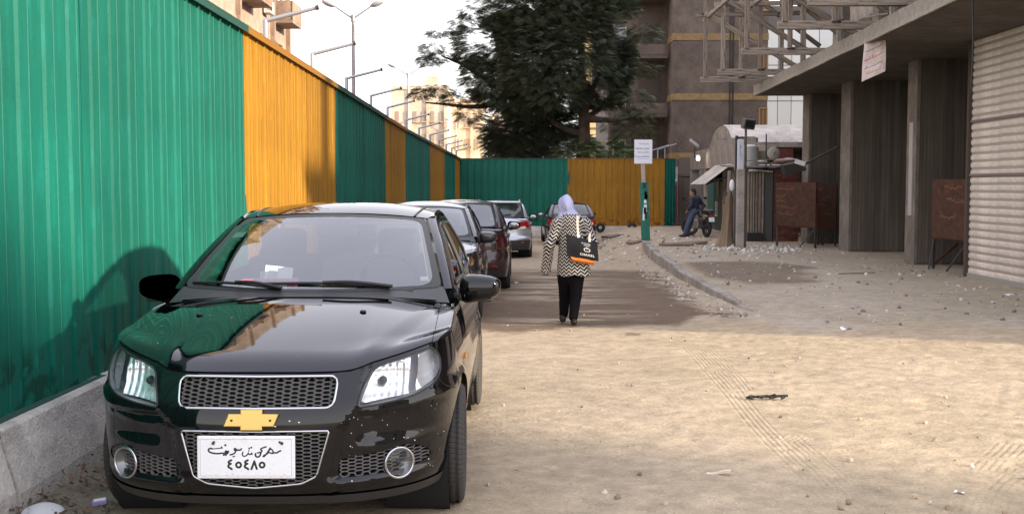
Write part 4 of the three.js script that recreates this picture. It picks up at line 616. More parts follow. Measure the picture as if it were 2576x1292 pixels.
const offs = (map, d) => { const f = (a, b) => { const h = 1e-3, p = map(a, b), n = map(a + h, b).sub(map(a - h, b)).cross(map(a, b + h).sub(map(a, b - h))).normalize(); return p.addScaledVector(n, d); }; f.base = map; f.off = d; return f; };
const dense = (poly, n = 5) => poly.flatMap((p, i) => { const q = poly[(i + 1) % poly.length]; return Array.from({ length: n }, (_, k) => [lerp(p[0], q[0], k / n), lerp(p[1], q[1], k / n)]); });
function roundPoly(poly, r, n = 4) { const out = []; poly.forEach((p, i) => { const a = poly[(i + poly.length - 1) % poly.length], b = poly[(i + 1) % poly.length], la = Math.hypot(a[0] - p[0], a[1] - p[1]), lb = Math.hypot(b[0] - p[0], b[1] - p[1]), k = Math.min(r, la / 2.2, lb / 2.2), s = [p[0] + (a[0] - p[0]) * k / la, p[1] + (a[1] - p[1]) * k / la], e = [p[0] + (b[0] - p[0]) * k / lb, p[1] + (b[1] - p[1]) * k / lb]; for (let j = 0; j <= n; j++) { const t = j / n; out.push([(1 - t) * (1 - t) * s[0] + 2 * t * (1 - t) * p[0] + t * t * e[0], (1 - t) * (1 - t) * s[1] + 2 * t * (1 - t) * p[1] + t * t * e[1]]); } }); return out; }
const mirror = (poly) => poly.map(([x, y]) => [-x, y]).reverse();
const ring = (pts, r, n = 6) => new THREE.TubeGeometry(new THREE.CatmullRomCurve3(pts, true, 'catmullrom', .2), pts.length * 2, r, n, true);
function strip(a, b) { const P = [], I = [], n = a.length; for (let i = 0; i <= n; i++) { const p = a[i % n], q = b[i % n]; P.push(p.x, p.y, p.z, q.x, q.y, q.z); if (i) I.push(i * 2 - 2, i * 2 - 1, i * 2 + 1, i * 2 - 2, i * 2 + 1, i * 2); } const g = new THREE.BufferGeometry(); g.setAttribute('position', new THREE.Float32BufferAttribute(P, 3)); g.setIndex(I); const q = g.toNonIndexed(); q.computeVertexNormals(); return metricUV(q); }
const inPoly = (x, y, p) => { let c = false; for (let i = 0, j = p.length - 1; i < p.length; j = i++) if ((p[i][1] > y) !== (p[j][1] > y) && x < (p[j][0] - p[i][0]) * (y - p[i][1]) / (p[j][1] - p[i][1]) + p[i][0]) c = !c; return c; };
const tDust = tex(512, (u, v, i, j) => { const a = fbm(u * 7, v * 7, 4, 3, 7), s = hash(i >> 1, j >> 1, 9) > .9988 ? .75 : 0, k = .03 + .05 * sst(.45, .8, a) + s; return [k, k * .97, k * .93]; });
const paintRough = tex(256, (u, v) => { const a = fbm(u * 9, v * 9, 4, 23, 9), k = .12 + .28 * sst(.4, .8, a); return [k, k, k]; }, false);
const MC = {
  clear: phy([.86, .9, .88], .015, 0, { transmission: 1, thickness: 0, ior: 1.55 }),
  glass: phy([.36, .42, .41], .015, 0, { transmission: 1, thickness: 0, ior: 2.4 }), lens: phy([.96, .97, .97], .02, 0, { transmission: 1, thickness: 0, ior: 1.45 }),
  dark: std([.02, .02, .021], .55), trim: std([.03, .03, .031], .5), liner: std([.012, .012, .012], .9), beige: std([.40, .35, .26], .85), seat: std([.035, .034, .034], .9), dash: std([.055, .055, .06], .75),
  red: phy([.35, .012, .012], .15, 0, { clearcoat: 1 }), amber: phy([.8, .3, .05], .2, 0), silver: phy([.55, .55, .56], .3, .9), gold: phy([.72, .50, .16], .32, .75), reflector: phy([.92, .92, .94], .34, .9)
};
const mMir = phy([.25, .26, .28], .05, 1);
const tyreMat = std([.05, .046, .042], .9, 0, { bumpMap: rep(tex(128, (u, v) => { const a = (u * 8 + (v < .5 ? v : 1 - v) * 1.6) % 1, k = a < .25 ? .2 : .8; return [k, k, k]; }, false), 1, 1), bumpScale: .006 });
function wheelInto(o, x, y, z, R, W, steer, mat, rimMat, spokes = 7) {
  const w = new THREE.Group(); w.name = 'wheel'; w.position.set(x, y, z); w.rotation.y = steer; o.add(w); const s = Math.sign(x), h = W / 2, ri = R * .64;
  const pr = [[ri, -h * .8], [ri + .01, -h * .92], [R * .8, -h * 1.03], [R * .93, -h * .97], [R * .985, -h * .84]]; for (let k = 0; k < 4; k++) { const c = lerp(-h * .62, h * .62, k / 3); pr.push([R, c - h * .115], [R - .009, c - h * .05], [R - .009, c + h * .05], [R, c + h * .115]); } pr.push([R * .985, h * .84], [R * .93, h * .97], [R * .8, h * 1.03], [ri + .01, h * .92], [ri, h * .8]);
  const g = new THREE.LatheGeometry(pr.map(([a, b]) => new THREE.Vector2(a, b)), 56); g.rotateZ(-Math.PI / 2 * s); { const uv = g.attributes.uv; for (let i = 0; i < uv.count; i++) uv.setXY(i, uv.getX(i) * 9, uv.getY(i)); } part('tyre', g, mat, w);
  const rp = [[ri, -h * .8], [ri - .02, -h * .5], [ri - .025, h * .5], [ri - .004, h * .8], [ri + .004, h * .86]]; const rg = new THREE.LatheGeometry(rp.map(([a, b]) => new THREE.Vector2(a, b)), 40); rg.rotateZ(-Math.PI / 2 * s); const L = [rg];
  for (let k = 0; k < spokes; k++) { const q = box(.02, ri - .03, .05, s * h * .7, (ri - .03) / 2 + .02, 0); q.rotateX(k / spokes * 6.283); L.push(q); } L.push(new THREE.CylinderGeometry(.05, .055, .03, 16).rotateZ(Math.PI / 2).translate(s * h * .74, 0, 0)); part('rim', merge(L), rimMat, w);
  part('brake_disc', new THREE.CylinderGeometry(ri * .8, ri * .8, .02, 24).rotateZ(Math.PI / 2).translate(s * h * .1, 0, 0), M.darkMetal, w); return w;
}
function makeCar(o, P) {
  const { hw, axF, axR, R, AR, z0F, z0R, zcF, zcR, ysh, sill, paint } = P, nF = P.nF ?? 2.6, nR = P.nR ?? 3;
  const Wp = interp([[0, .80], [.12, .88], [.26, .955], [.42, .985], [.58, 1], [.72, .992], [.84, .97], [.93, .943], [1.02, .91]]), yn = P.belt ?? .96;
  const flare = (y, z) => { let f = 0; for (const a of [axF, axR]) { const d = Math.hypot(z - a, y - R); f += .014 * Math.exp(-Math.pow((d - AR - .01) / .05, 2)); } return f; };
  const sideX = (y, z) => hw * Wp(y / yn) * (1 - .022 * Math.pow(clamp((z - .4) / (z0F - .4), 0, 1.3), 2) - .03 * Math.pow(clamp((-.7 - z) / (-.7 - z0R), 0, 1.3), 2)) + flare(y, z) - .012 * Math.exp(-Math.pow((y - yn * .70) / .035, 2));
  const bend = P.bend ?? (() => 0);
  const FM = (s, y) => { const q = Math.sign(s) || 1, th = Math.min(Math.abs(s), 1) * Math.PI / 2, W = sideX(y, z0F), e = 2 / nF, x = W * Math.pow(Math.sin(th), e), c = Math.pow(Math.max(Math.cos(th), 0), e); return V3(q * x, y, z0F + (zcF(y) - z0F) * c + bend(x, y) * c - (Math.abs(s) > 1 ? (Math.abs(s) - 1) * .5 : 0)); };
  const RM = (s, y) => { const q = Math.sign(s) || 1, th = Math.min(Math.abs(s), 1) * Math.PI / 2, W = sideX(y, z0R), e = 2 / nR; return V3(q * W * Math.pow(Math.sin(th), e), y, z0R + (zcR(y) - z0R) * Math.pow(Math.max(Math.cos(th), 0), e) + (Math.abs(s) > 1 ? (Math.abs(s) - 1) * .5 : 0)); };
  const fs = (x, y) => Math.sign(x) * Math.asin(Math.pow(clamp(Math.abs(x) / sideX(y, z0F)), nF / 2)) * 2 / Math.PI, rs = (x, y) => Math.sign(x) * Math.asin(Math.pow(clamp(Math.abs(x) / sideX(y, z0R)), nR / 2)) * 2 / Math.PI;
  const toF = (poly, n = 4) => dense(poly, n).map(([x, y]) => [fs(x, y), y]), toR = (poly, n = 4) => dense(poly, n).map(([x, y]) => [rs(x, y), y]);
  const arch = (ax, y) => { const d = y - R, q = AR * AR - d * d; return q > 0 ? Math.sqrt(q) : 0; };
  // fascia outlines in (s, y): bottom edge, round the wheel arch, up the side, back along the top
  const fascia = (M, z0, ax, sg, topY, bot) => {
    const sAt = (y, z) => { let a = .2, b = 1; for (let i = 0; i < 40; i++) { const m = (a + b) / 2; (M(m, y).z - z) * sg > 0 ? a = m : b = m; } return a; };
    const half = []; const sb = sAt(bot, ax + sg * Math.max(arch(ax, bot), sg * (z0 - ax))); for (let i = 0; i <= 10; i++) half.push([sb * i / 10, bot]);
    for (let i = 1; i <= 16; i++) { const y = lerp(bot, R + AR, i / 16), z = ax + sg * arch(ax, y); if ((z - z0) * sg > .004) half.push([sAt(y, z), y]); }
    const dz0 = z0 - ax; half.push([1, Math.abs(dz0) < AR ? R + Math.sqrt(AR * AR - dz0 * dz0) : bot]); for (let i = 12; i >= 0; i--) { const s = i / 12; half.push([s, topY(s)]); }
    const neg = half.slice(1, -1).map(([s, y]) => [-s, y]).reverse(); return [...half, ...neg];
  };
  const topF = (s) => { let y = .8; for (let i = 0; i < 12; i++) y = P.edgeF(FM(s, y).x); return y; }, topR = (s) => { let y = .9; for (let i = 0; i < 12; i++) y = P.edgeR(Math.abs(RM(s, y).x)); return y; };
  const C = { P, o, FM, RM, toF, toR, fs, rs, sideX, topF, topR };
  const fh = P.frontHoles(C), rh = P.rearHoles(C);
  part('front_bumper', surf(fascia(FM, z0F, axF, 1, (s) => topF(Math.abs(s)), P.botF), fh, FM, .035), paint, o);
  part('rear_bumper', surf(fascia(RM, z0R, axR, -1, (s) => topR(Math.abs(s)), P.botR), rh, RM, .05, true), P.paintR ?? paint, o);
  // sides, split into fender, doors and quarter
  const zs = P.seams, names = ['fender', 'front_door', 'rear_door', 'rear_quarter'];
  for (const sg of [-1, 1]) for (let k = 0; k < 4; k++) {
    const a = zs[k] - (k ? .003 : 0), b = zs[k + 1] + (k < 3 ? .003 : 0), zz = []; for (let i = 0; i <= 26; i++) zz.push(lerp(a, b, i / 26)); for (const ax of [axF, axR]) for (let i = 0; i <= 24; i++) { const z = ax + AR * Math.cos(i / 24 * Math.PI) * .9999; if (z < a && z > b) zz.push(z); } zz.sort((p, q) => q - p);
    const low = (z) => { let l = sill(z); for (const ax of [axF, axR]) { const d = z - ax; if (Math.abs(d) < AR) l = Math.max(l, R + Math.sqrt(AR * AR - d * d)); } return l; };
    const nv = 18, g = grid(zz.length - 1, nv, (u, v) => { const z = zz[Math.round(u)], y = lerp(low(z), ysh(z), v); return V3(sg * sideX(y, z), y, z); }, 0, zz.length - 1, 0, 1);
    const m = part(names[k], g, paint, o); if (k === 1 || k === 2) { const hz = (k === 1 ? zs[2] + .14 : zs[3] + .16), hy = yn * .9; part('door_handle', rbox(.03, .03, .17, .012, sg * (sideX(hy, hz) + .018), hy, hz), P.handle ?? paint, m); }
    if (k === 0 && P.sideLamp) part('side_lamp', rbox(.012, .025, .05, .005, sg * (sideX(.66, axF - .46) + .004), .66, axF - .46), MC.amber, m);
  }
  // hood and fender tops
  const cz = P.cowlZ, cy = P.cowlY, xb = sideX(ysh(cz - .12), cz - .12), tE = (t) => FM(t, topF(t)), sinp = (t, n) => Math.pow(Math.sin(clamp(t) * Math.PI / 2), 2 / n);
  const tB = (t) => { const q = sinp(t, nF); return V3(xb * q, lerp(cy, ysh(cz - .12), q * q * q), cz - .12 * q * q); };
  const hood = (t, v) => { const sg = t < 0 ? -1 : 1; t = Math.abs(t); const A = tE(t), B = tB(t), p = A.clone().lerp(B, v), A1 = tE(1), B1 = tB(1), z1 = lerp(A1.z, B1.z, v), y1 = ysh(z1), w = Math.pow(t, 5); p.x += w * (sideX(y1, z1) - lerp(A1.x, B1.x, v)); p.y += w * (y1 - lerp(A1.y, B1.y, v)); p.y += 4 * v * (1 - v) * (P.hoodBulge ?? .02) * (1 - w) + .02 * Math.sin(Math.min(1, v * 9) * Math.PI / 2) * (1 - w) * (1 - v); p.y -= .034 * Math.pow(p.x / .7, 2) * (1 - w) * sst(0, .3, v) * (1 - .25 * v); const tc = lerp(P.crease[0], P.crease[1], v); p.y += (P.creaseH ?? .02) * (1 - sst(tc - .03, tc + .14, t)) * (1 - .65 * v) * Math.min(1, v * 7); p.x *= sg; return p; };
  const th = P.hoodT;
  part('hood', grid(90, 44, hood, -th, th, .011, .995), paint, o); for (const sg of [-1, 1]) part('fender_top', grid(16, 44, hood, sg * (th + .006), sg, 0, 1), paint, o);
  part('hood_gap_liner', merge([grid(60, 20, (t, v) => hood(t, v).add(V3(0, -.02, 0)), -.99, .99, 0, 1)]), MC.liner, o);
  // cabin
  const w0 = P.ws, zb = (u) => w0.z0 - w0.s0 * u * u, WS = (u, v) => { const x = lerp(w0.x0, w0.x1, v) * u, z = lerp(zb(u), w0.z1 - w0.s1 * u * u, v), y = lerp(w0.y0 + .02 * u * u, w0.y1 - w0.d1 * u * u, v), b = .03 * 4 * v * (1 - v); return V3(x, y + b * .8, z + b * .55); };
  const r0 = P.rw, RW = (u, v) => { const x = lerp(r0.x0, r0.x1, v) * u, z = lerp(r0.z0 + r0.s0 * u * u, r0.z1 + r0.s1 * u * u, v), y = lerp(r0.y0, r0.y1 - r0.d1 * u * u, v), b = .025 * 4 * v * (1 - v); return V3(x, y + b * .8, z - b * .6); };
  const band = roundPoly([[-.985, .02], [.985, .02], [.97, .985], [-.97, .985]], .06), glassIn = roundPoly([[-.93, .05], [.93, .05], [.92, .93], [-.92, .93]], .12, 6);
  part('windshield', surf(glassIn, [], WS, .12), P.glass ?? MC.glass, o); part('windshield_band', surf(band, [glassIn], WS, .1), MC.dark, o);
  part('rear_window', surf(roundPoly([[-.93, .06], [.93, .06], [.92, .93], [-.92, .93]], .12, 6), [], RW, .12, true), P.glassR ?? P.glass ?? MC.glass, o); part('rear_window_band', surf(band, [roundPoly([[-.93, .06], [.93, .06], [.92, .93], [-.92, .93]], .12, 6)], RW, .12, true), MC.dark, o);
  const xr = P.roofX, yr = P.roofY, A0 = w0, Rf = (u, v) => { const zf = WS(u, 1).z, zr = RW(u, 1).z, z = lerp(zf, zr, v), ye = lerp(WS(1, 1).y, RW(1, 1).y, v) + P.rail * 4 * v * (1 - v), yc = lerp(WS(0, 1).y, RW(0, 1).y, v) + P.crown * 4 * v * (1 - v), k = Math.pow(Math.abs(u), 2.4); return V3(u * lerp(lerp(w0.x1, r0.x1, v), xr, 4 * v * (1 - v) * .9 + .1 * 0), lerp(yc, ye, k), z); };
  part('roof', grid(40, 40, Rf, -1, 1, 0, 1), paint, o); part('headliner', grid(24, 20, (u, v) => Rf(u * .96, v).add(V3(0, -.035, 0)), -1, 1, .02, .98), MC.beige, o);
  const railStrip = (sg) => grid(4, 24, (u, v) => { const a = Rf(sg, v), z = lerp(WS(1, 1).z - .06, RW(1, 1).z + .05, v), b = CM(z, yTop(z)); b.x *= sg; const p = a.lerp(b, u); p.y += .008 * 4 * u * (1 - u); return p; });
  if (P.roofLines) for (const sg of [-1, 1]) part('roof_drip_strip', tube([0, .2, .4, .6, .8, 1].map((v) => Rf(sg * .86, v).add(V3(0, .001, 0))), .007), MC.dark, o);
  // cabin side: from belt to roof rail, windows cut out
  const yTop = (z) => { let v = clamp((WS(1, 1).z - z) / (WS(1, 1).z - RW(1, 1).z)); return Rf(1, v).y; };
  const CM = (z, y) => { const yb = ysh(z), xbelt = sideX(yb, z), f = clamp((y - yb) / (P.roofEdgeY - yb), -.2, 1.2); return V3(xbelt - (xbelt - P.roofX) * Math.sign(f) * Math.pow(Math.abs(f), 1.2), y, z); };
  const outl = [], N = 14; for (let i = 0; i <= N; i++) { const p = WS(1, i / N); outl.push([p.z - .06, Math.max(p.y, ysh(p.z - .06) - .002)]); } for (let i = 1; i < 10; i++) { const z = lerp(WS(1, 1).z - .06, RW(1, 1).z + .05, i / 10); outl.push([z, yTop(z)]); } for (let i = N; i >= 0; i--) { const p = RW(1, i / N); outl.push([p.z + .05, Math.max(p.y, ysh(p.z + .05) - .002)]); } for (let i = 1; i < 14; i++) { const z = lerp(RW(1, 0).z + .05, WS(1, 0).z - .06, i / 14); outl.push([z, ysh(z) - .002]); }
  const wins = P.sideWindows;
  for (const sg of [-1, 1]) { const MS = (z, y) => { const p = CM(z, y); p.x *= sg; return p; }; part('cabin_side', surf(outl, wins, MS, .09, sg > 0), paint, o); for (const w of wins) { part('side_window', surf(w, [], offs(MS, sg > 0 ? .006 : -.006), .2, sg > 0), P.glassS ?? MC.clear, o); part('window_seal', ring(dense(w, 3).map(([z, y]) => MS(z, y)), .009, 5), P.seal ?? MC.dark, o); }
    part('roof_rail', railStrip(sg), paint, o);
    // pillars bridge from the glass edge to the side
    part('a_pillar', grid(6, 16, (u, v) => { const a = WS(sg, v), z = a.z - .06, b = MS(z, Math.max(a.y, ysh(z) - .002)), p = a.clone().lerp(b, u); p.x += sg * .012 * 4 * u * (1 - u); p.z += .012 * 4 * u * (1 - u); return p; }), paint, o);
    part('c_pillar', grid(6, 16, (u, v) => { const a = RW(sg, v), z = a.z + .05, b = MS(z, Math.max(a.y, ysh(z) - .002)), p = a.clone().lerp(b, u); p.x += sg * .012 * 4 * u * (1 - u); return p; }), paint, o);
    part('pillar_trim', grid(2, 12, (u, v) => { const a = WS(sg * lerp(.9, .985, u), v); return a.add(V3(-sg * .01, -.02, -.05 - .06 * u)); }), MC.beige, o); part('pillar_trim', grid(2, 8, (u, v) => { const z = lerp(P.bPillar + .05, P.bPillar - .05, u), p = MS(z, lerp(ysh(z), P.roofEdgeY - .02, v)); p.x -= sg * .03; return p; }), MC.beige, o); }
  // rear deck
  const dE = (t) => RM(t, topR(t)), rb = (t) => RW(sinp(t, nR), 0), deck = (t, v) => { const sg = t < 0 ? -1 : 1; t = Math.abs(t); const A = dE(t), q = sinp(t, nR), zB = r0.z0 + .0, B = V3(sideX(ysh(r0.z0 + r0.s0), r0.z0 + r0.s0) * q, lerp(r0.y0, ysh(r0.z0 + r0.s0), q * q * q), r0.z0 + r0.s0 * q * q - .01 * (1 - q)), p = A.lerp(B, v), w = Math.pow(t, 5), A1 = dE(1), z1 = lerp(A1.z, r0.z0 + r0.s0, v), y1 = ysh(z1); p.x += w * (sideX(y1, z1) - lerp(A1.x, sideX(ysh(r0.z0 + r0.s0), r0.z0 + r0.s0), v)); p.y += w * (y1 - lerp(A1.y, ysh(r0.z0 + r0.s0), v)); p.x *= sg; p.y += 4 * v * (1 - v) * .008; return p; };
  part('rear_deck', grid(60, 20, deck, -1, 1, 0, 1), paint, o);
  // cowl, inner body, underbody, arches
  part('cowl', grid(40, 4, (u, v) => { const a = tB(Math.abs(u)); a.x = a.x * Math.sign(u); const b = WS(clamp(a.x / w0.x0, -1, 1), .03); return a.add(V3(0, -.012, 0)).lerp(b.add(V3(0, -.004, 0)), v); }, -.8, .8, 0, 1), MC.trim, o);
  part('underbody', merge([box(hw * 1.5, .14, axF - axR + 1.0, 0, .27, (axF + axR) / 2), box(hw * 1.2, .1, .6, 0, .27, zcF(.3) - .5)]), MC.liner, o);
  part('engine_bay', box(hw * 1.15, .34, .2, 0, .52, zcF(.5) - .42), MC.liner, o);
  part('floor_tub', merge([box(hw * 1.72, .04, 2.6, 0, .36, (cz + r0.z0) / 2), box(hw * 1.7, .5, .05, 0, .6, cz - .05), box(hw * 1.7, .42, .05, 0, .62, r0.z0 + .2)]), MC.liner, o);
  for (const ax of [axF, axR]) for (const sg of [-1, 1]) { const g = new THREE.CylinderGeometry(AR - .004, AR - .004, .3, 30, 1, true, -Math.PI / 2, Math.PI); g.rotateX(0); g.rotateZ(Math.PI / 2); g.rotateX(-Math.PI / 2 * 0); const c = new THREE.CylinderGeometry(AR - .004, AR - .004, .3, 30, 1, true); c.rotateZ(Math.PI / 2); c.translate(sg * (hw * .93 - .15), R, ax); const q = new THREE.CircleGeometry(AR - .004, 30); q.rotateY(Math.PI / 2); q.translate(sg * (hw * .93 - .3), R, ax); part('wheel_arch_liner', merge([c, q]), MC.liner, o); }
  for (const [ax, st] of [[axF, P.steer ?? 0], [axR, 0]]) for (const sg of [-1, 1]) wheelInto(o, sg * (hw - .095 - (P.inset ?? .0)), R, ax, R, P.tyreW ?? .19, st, tyreMat, P.rim ?? MC.silver, P.spokes);
  // cabin furniture
  const dz = cz - .05; part('dashboard', grid(20, 10, (u, v) => V3(u * hw * .8, lerp(cy - .01, cy - .22, v * v) + .02 * Math.cos(u * 2), lerp(dz - .02, dz - .62, Math.sqrt(v))), -1, 1, 0, 1), MC.dash, o);
  for (const sg of [-1, 1]) part('front_seat', merge([rbox(.48, .62, .14, .06, sg * .36, .82, P.bPillar + .15, -.2), rbox(.26, .2, .1, .045, sg * .36, 1.2, P.bPillar + .05, -.1), rbox(.48, .16, .5, .06, sg * .36, .52, P.bPillar + .45)]), MC.seat, o);
  part('rear_seat', rbox(hw * 1.45, .6, .16, .06, 0, .8, r0.z0 + .55, -.25), MC.seat, o);
  const sw = new THREE.TorusGeometry(.185, .016, 8, 32); const swm = merge([sw, box(.34, .035, .02), box(.04, .18, .02, 0, -.09, 0), rbox(.14, .1, .05, .02, 0, 0, -.01)]); swm.rotateX(-.42); swm.translate(P.wheelSide ?? .36, cy + .02, dz - .52); part('steering_wheel', swm, MC.dash, o);
  for (const sg of [-1, 1]) { const mz = P.mirZ, my = P.mirY, mx = sideX(ysh(mz), mz), g = new THREE.SphereGeometry(1, 28, 18), p = g.attributes.position; for (let i = 0; i < p.count; i++) { let x = p.getX(i), y = p.getY(i), z = p.getZ(i); const sq = (v) => Math.sign(v) * Math.pow(Math.abs(v), .62); x = sq(x); y = sq(y); z = z < 0 ? -Math.min(-z, .25) : z * .9; y *= 1 - .22 * x; p.setXYZ(i, x * .118, y * .076 + .008 * x, z * .085); } g.computeVertexNormals(); if (sg < 0) g.scale(-1, 1, 1); g.translate(sg * (mx + .125), my, mz); const h = part('wing_mirror', g, paint, o); part('mirror_glass', ball(1, sg * (mx + .125), my, mz - .022, .1, .062, .008, 16), mMir, h); part('mirror_arm', rbox(.13, .05, .07, .02, sg * (mx + .01), my - .045, mz), MC.trim, h); part('mirror_base', rbox(.05, .07, .12, .02, sg * (mx - .012), my - .03, mz - .01), MC.trim, h); part('mirror_skirt', rbox(.16, .022, .06, .01, sg * (mx + .115), my - .064, mz + .012), MC.trim, h); }
  Object.assign(C, { WS, RW, Rf, CM, hood, deck, tB }); P.front(C); P.rear(C); return C;
}
// helpers for lamps, grilles and plates on a fascia
const polyPts = (C, poly, d = 0, n = 5, M = 'FM', to = 'toF') => C[to](poly, n).map(([s, y]) => offs(C[M], d)(s, y));
function hexMesh(C, poly, px, py, d, r) {                        // honeycomb of thin bars
  const L = [], F2 = offs(C.FM, d), q = (x, y) => F2(C.fs(x, y), y); const xs = poly.map((p) => p[0]), ys = poly.map((p) => p[1]), x0 = Math.min(...xs), x1 = Math.max(...xs), y0 = Math.min(...ys), y1 = Math.max(...ys); let c = 0;
  for (let x = x0 - px; x < x1 + px; x += px, c++) for (let y = y0 - py; y < y1 + py; y += py) { const yy = y + (c % 2) * py / 2, k = px * .33, pts = [[x - px + k * 1.0, yy], [x - k * .0 - px * .5, yy]]; const a = [x - px * .33, yy + py / 2], b = [x + px * .33, yy + py / 2], e = [x + px * .67, yy], f = [x + px * .33, yy - py / 2]; void pts; for (const [m, n] of [[a, b], [b, e], [e, f]]) if (inPoly((m[0] + n[0]) / 2, (m[1] + n[1]) / 2, poly)) L.push(bar(q(...m), q(...n), .014, r)); }
  return merge(L);
}
function lampUnit(C, poly, { depth = .09, split = null, amber = false } = {}) { // a headlamp: pocket, fluted reflectors that fill it, bulbs, clear cover
  const g = new THREE.Group(); g.name = 'headlight'; C.o.add(g); const sg = Math.sign(poly[0][0]), a = polyPts(C, poly, 0), b = a.map((p) => p.clone().add(V3(0, 0, -depth)));
  const mh = phy([.42, .42, .44], .4, .5); part('housing', strip(a, b), mh, g); part('housing_back', surf(C.toF(poly), [], (s, y) => C.FM(s, y).add(V3(0, 0, -depth)), .06), mh, g);
  const xs = poly.map((p) => p[0]), ys = poly.map((p) => p[1]), cx = (Math.min(...xs) + Math.max(...xs)) / 2, cy = (Math.min(...ys) + Math.max(...ys)) / 2, shrink = (P, k, ox, oy) => P.map(([x, y]) => [lerp(ox, x, k), lerp(oy, y, k)]), xc = split ?? cx;
  for (const [side, inner] of [[1, true], [-1, false]]) { // the main lamp and the smaller outer lamp
    const cut = poly.filter(([x]) => inner ? Math.abs(x) < Math.abs(xc) : Math.abs(x) > Math.abs(xc)); const top = dense(poly, 8).filter(([x]) => Math.abs(Math.abs(x) - Math.abs(xc)) < .012), yt = Math.max(...top.map((p) => p[1])), yb = Math.min(...top.map((p) => p[1])); void side; void cut;
    const D = dense(poly, 6).filter(([x]) => inner ? Math.abs(x) < Math.abs(xc) - .004 : Math.abs(x) > Math.abs(xc) + .004), pts = [...D, [xc, yt], [xc, yb]], mx = pts.reduce((q, p) => q + p[0], 0) / pts.length, my = pts.reduce((q, p) => q + p[1], 0) / pts.length; pts.sort((p, q) => Math.atan2(p[1] - my, p[0] - mx) - Math.atan2(q[1] - my, q[0] - mx));
    const pp = shrink(pts, inner ? .86 : .84, mx, my), rx = Math.max(...pp.map((p) => Math.abs(p[0] - mx))), ry = Math.max(...pp.map((p) => Math.abs(p[1] - my)));
    const R = (s, y) => { const p = C.FM(s, y), d = Math.hypot((p.x - mx) / rx, (p.y - my) / ry); p.z += -depth + .012 + .6 * depth * Math.min(1.2, d * d) + (inner ? .0035 * Math.sin((p.x - mx) * 210) * Math.min(1, d) + .002 * Math.sin(p.y * 160) : .002 * Math.sin(p.y * 230)); return p; };
    part('reflector', surf(pp.map(([x, y]) => [C.fs(x, y), y]), [], R, .012), !inner && amber ? MC.amber : MC.reflector, g); const c = R(C.fs(mx, my), my); part('bulb', merge([ball(inner ? .017 : .011, c.x, c.y, c.z + .016), rod(c, c.clone().add(V3(0, 0, .02)), inner ? .02 : .012, inner ? .015 : .01)]), inner ? MC.dark : MC.lens, g);
  }
  part('cover', surf(C.toF(poly), [], offs(C.FM, .003), .04), MC.lens, g); part('cover_edge', ring(polyPts(C, poly, .002), .004, 5), MC.dark, g); void sg; return g;
}
function plateTex(kind) {
  return canvasTex(512, 224, (c, w, h) => {
    c.fillStyle = '#f1f1f3'; c.fillRect(0, 0, w, h); const r = rng(6); for (let i = 0; i < 260; i++) { const e = r() > .4; c.fillStyle = e ? 'rgba(120,100,80,.10)' : 'rgba(90,90,100,.07)'; c.beginPath(); c.ellipse(r() * w, e ? (r() > .5 ? h - r() * 26 : r() * 20) : r() * h, 1 + r() * 7, 1 + r() * 3, 0, 0, 7); c.fill(); }
    c.strokeStyle = 'rgba(150,150,155,.8)'; c.lineWidth = 2; c.strokeRect(9, 9, w - 18, h - 18); if (!kind) return;
    const S = (pts, lw = 8) => { c.strokeStyle = '#17161d'; c.lineWidth = lw * 1.12; c.lineCap = 'round'; c.lineJoin = 'round'; const q = pts.map(([x, y]) => [(x - 330) * .4, (y - 540) * .415]); c.beginPath(); c.moveTo(...q[0]); for (let i = 1; i < q.length - 1; i++) c.quadraticCurveTo(...q[i], (q[i][0] + q[i + 1][0]) / 2, (q[i][1] + q[i + 1][1]) / 2); c.lineTo(...q.at(-1)); c.stroke(); };
    const dot = (x, y, s = 5) => { c.fillStyle = '#17161d'; c.beginPath(); c.arc((x - 330) * .4, (y - 540) * .415, s, 0, 7); c.fill(); };
    S([[1440, 716], [1405, 728], [1400, 745], [1360, 742], [1330, 750]]); S([[1345, 742], [1330, 700], [1300, 690], [1270, 735], [1330, 752]], 7); S([[1300, 680], [1290, 700], [1260, 750], [1215, 795]], 8); S([[1270, 752], [1230, 770], [1205, 790]], 7);
    S([[1245, 662], [1190, 678], [1165, 698], [1195, 712], [1180, 735], [1130, 745]], 7); S([[1175, 742], [1165, 790], [1125, 805], [1098, 785], [1104, 755]], 8);
    S([[1056, 765], [1050, 738], [1042, 765], [1012, 768], [1005, 738], [998, 766], [985, 772], [970, 790], [935, 792], [920, 765], [932, 735]], 6); dot(1018, 684); dot(1046, 672); dot(1012, 716, 4);
    S([[912, 688], [900, 712], [882, 700], [870, 716], [855, 696], [842, 716], [825, 716], [812, 690], [832, 680], [840, 710], [820, 755], [760, 772]], 7); S([[820, 790], [808, 802], [796, 794]], 5);
    S([[735, 722], [730, 748], [705, 765], [690, 735], [705, 715], [720, 735], [700, 765], [660, 745], [600, 757], [520, 750], [470, 730], [462, 700], [490, 680], [515, 690]], 8); S([[520, 690], [580, 686], [655, 678]], 5); dot(695, 640, 6); dot(672, 775); dot(700, 776); dot(645, 665, 4);
    const four = (x) => { S([[x + 28, 845], [x - 8, 860], [x - 8, 885], [x + 22, 892]], 10); S([[x + 22, 892], [x - 14, 910], [x - 10, 945], [x + 18, 952], [x + 34, 968]], 10); }, five = (x) => { c.strokeStyle = '#17161d'; c.lineWidth = 11; c.beginPath(); c.ellipse((x - 330) * .4, (910 - 540) * .415, 13, 14, 0, 0, 7); c.stroke(); };
    four(745); five(872); four(968); S([[1045, 965], [1072, 900], [1085, 860]], 10); S([[1085, 860], [1098, 905], [1118, 962]], 10); five(1190);
    for (const x of [540, 1430]) dot(x, 600, 7);
  });
}
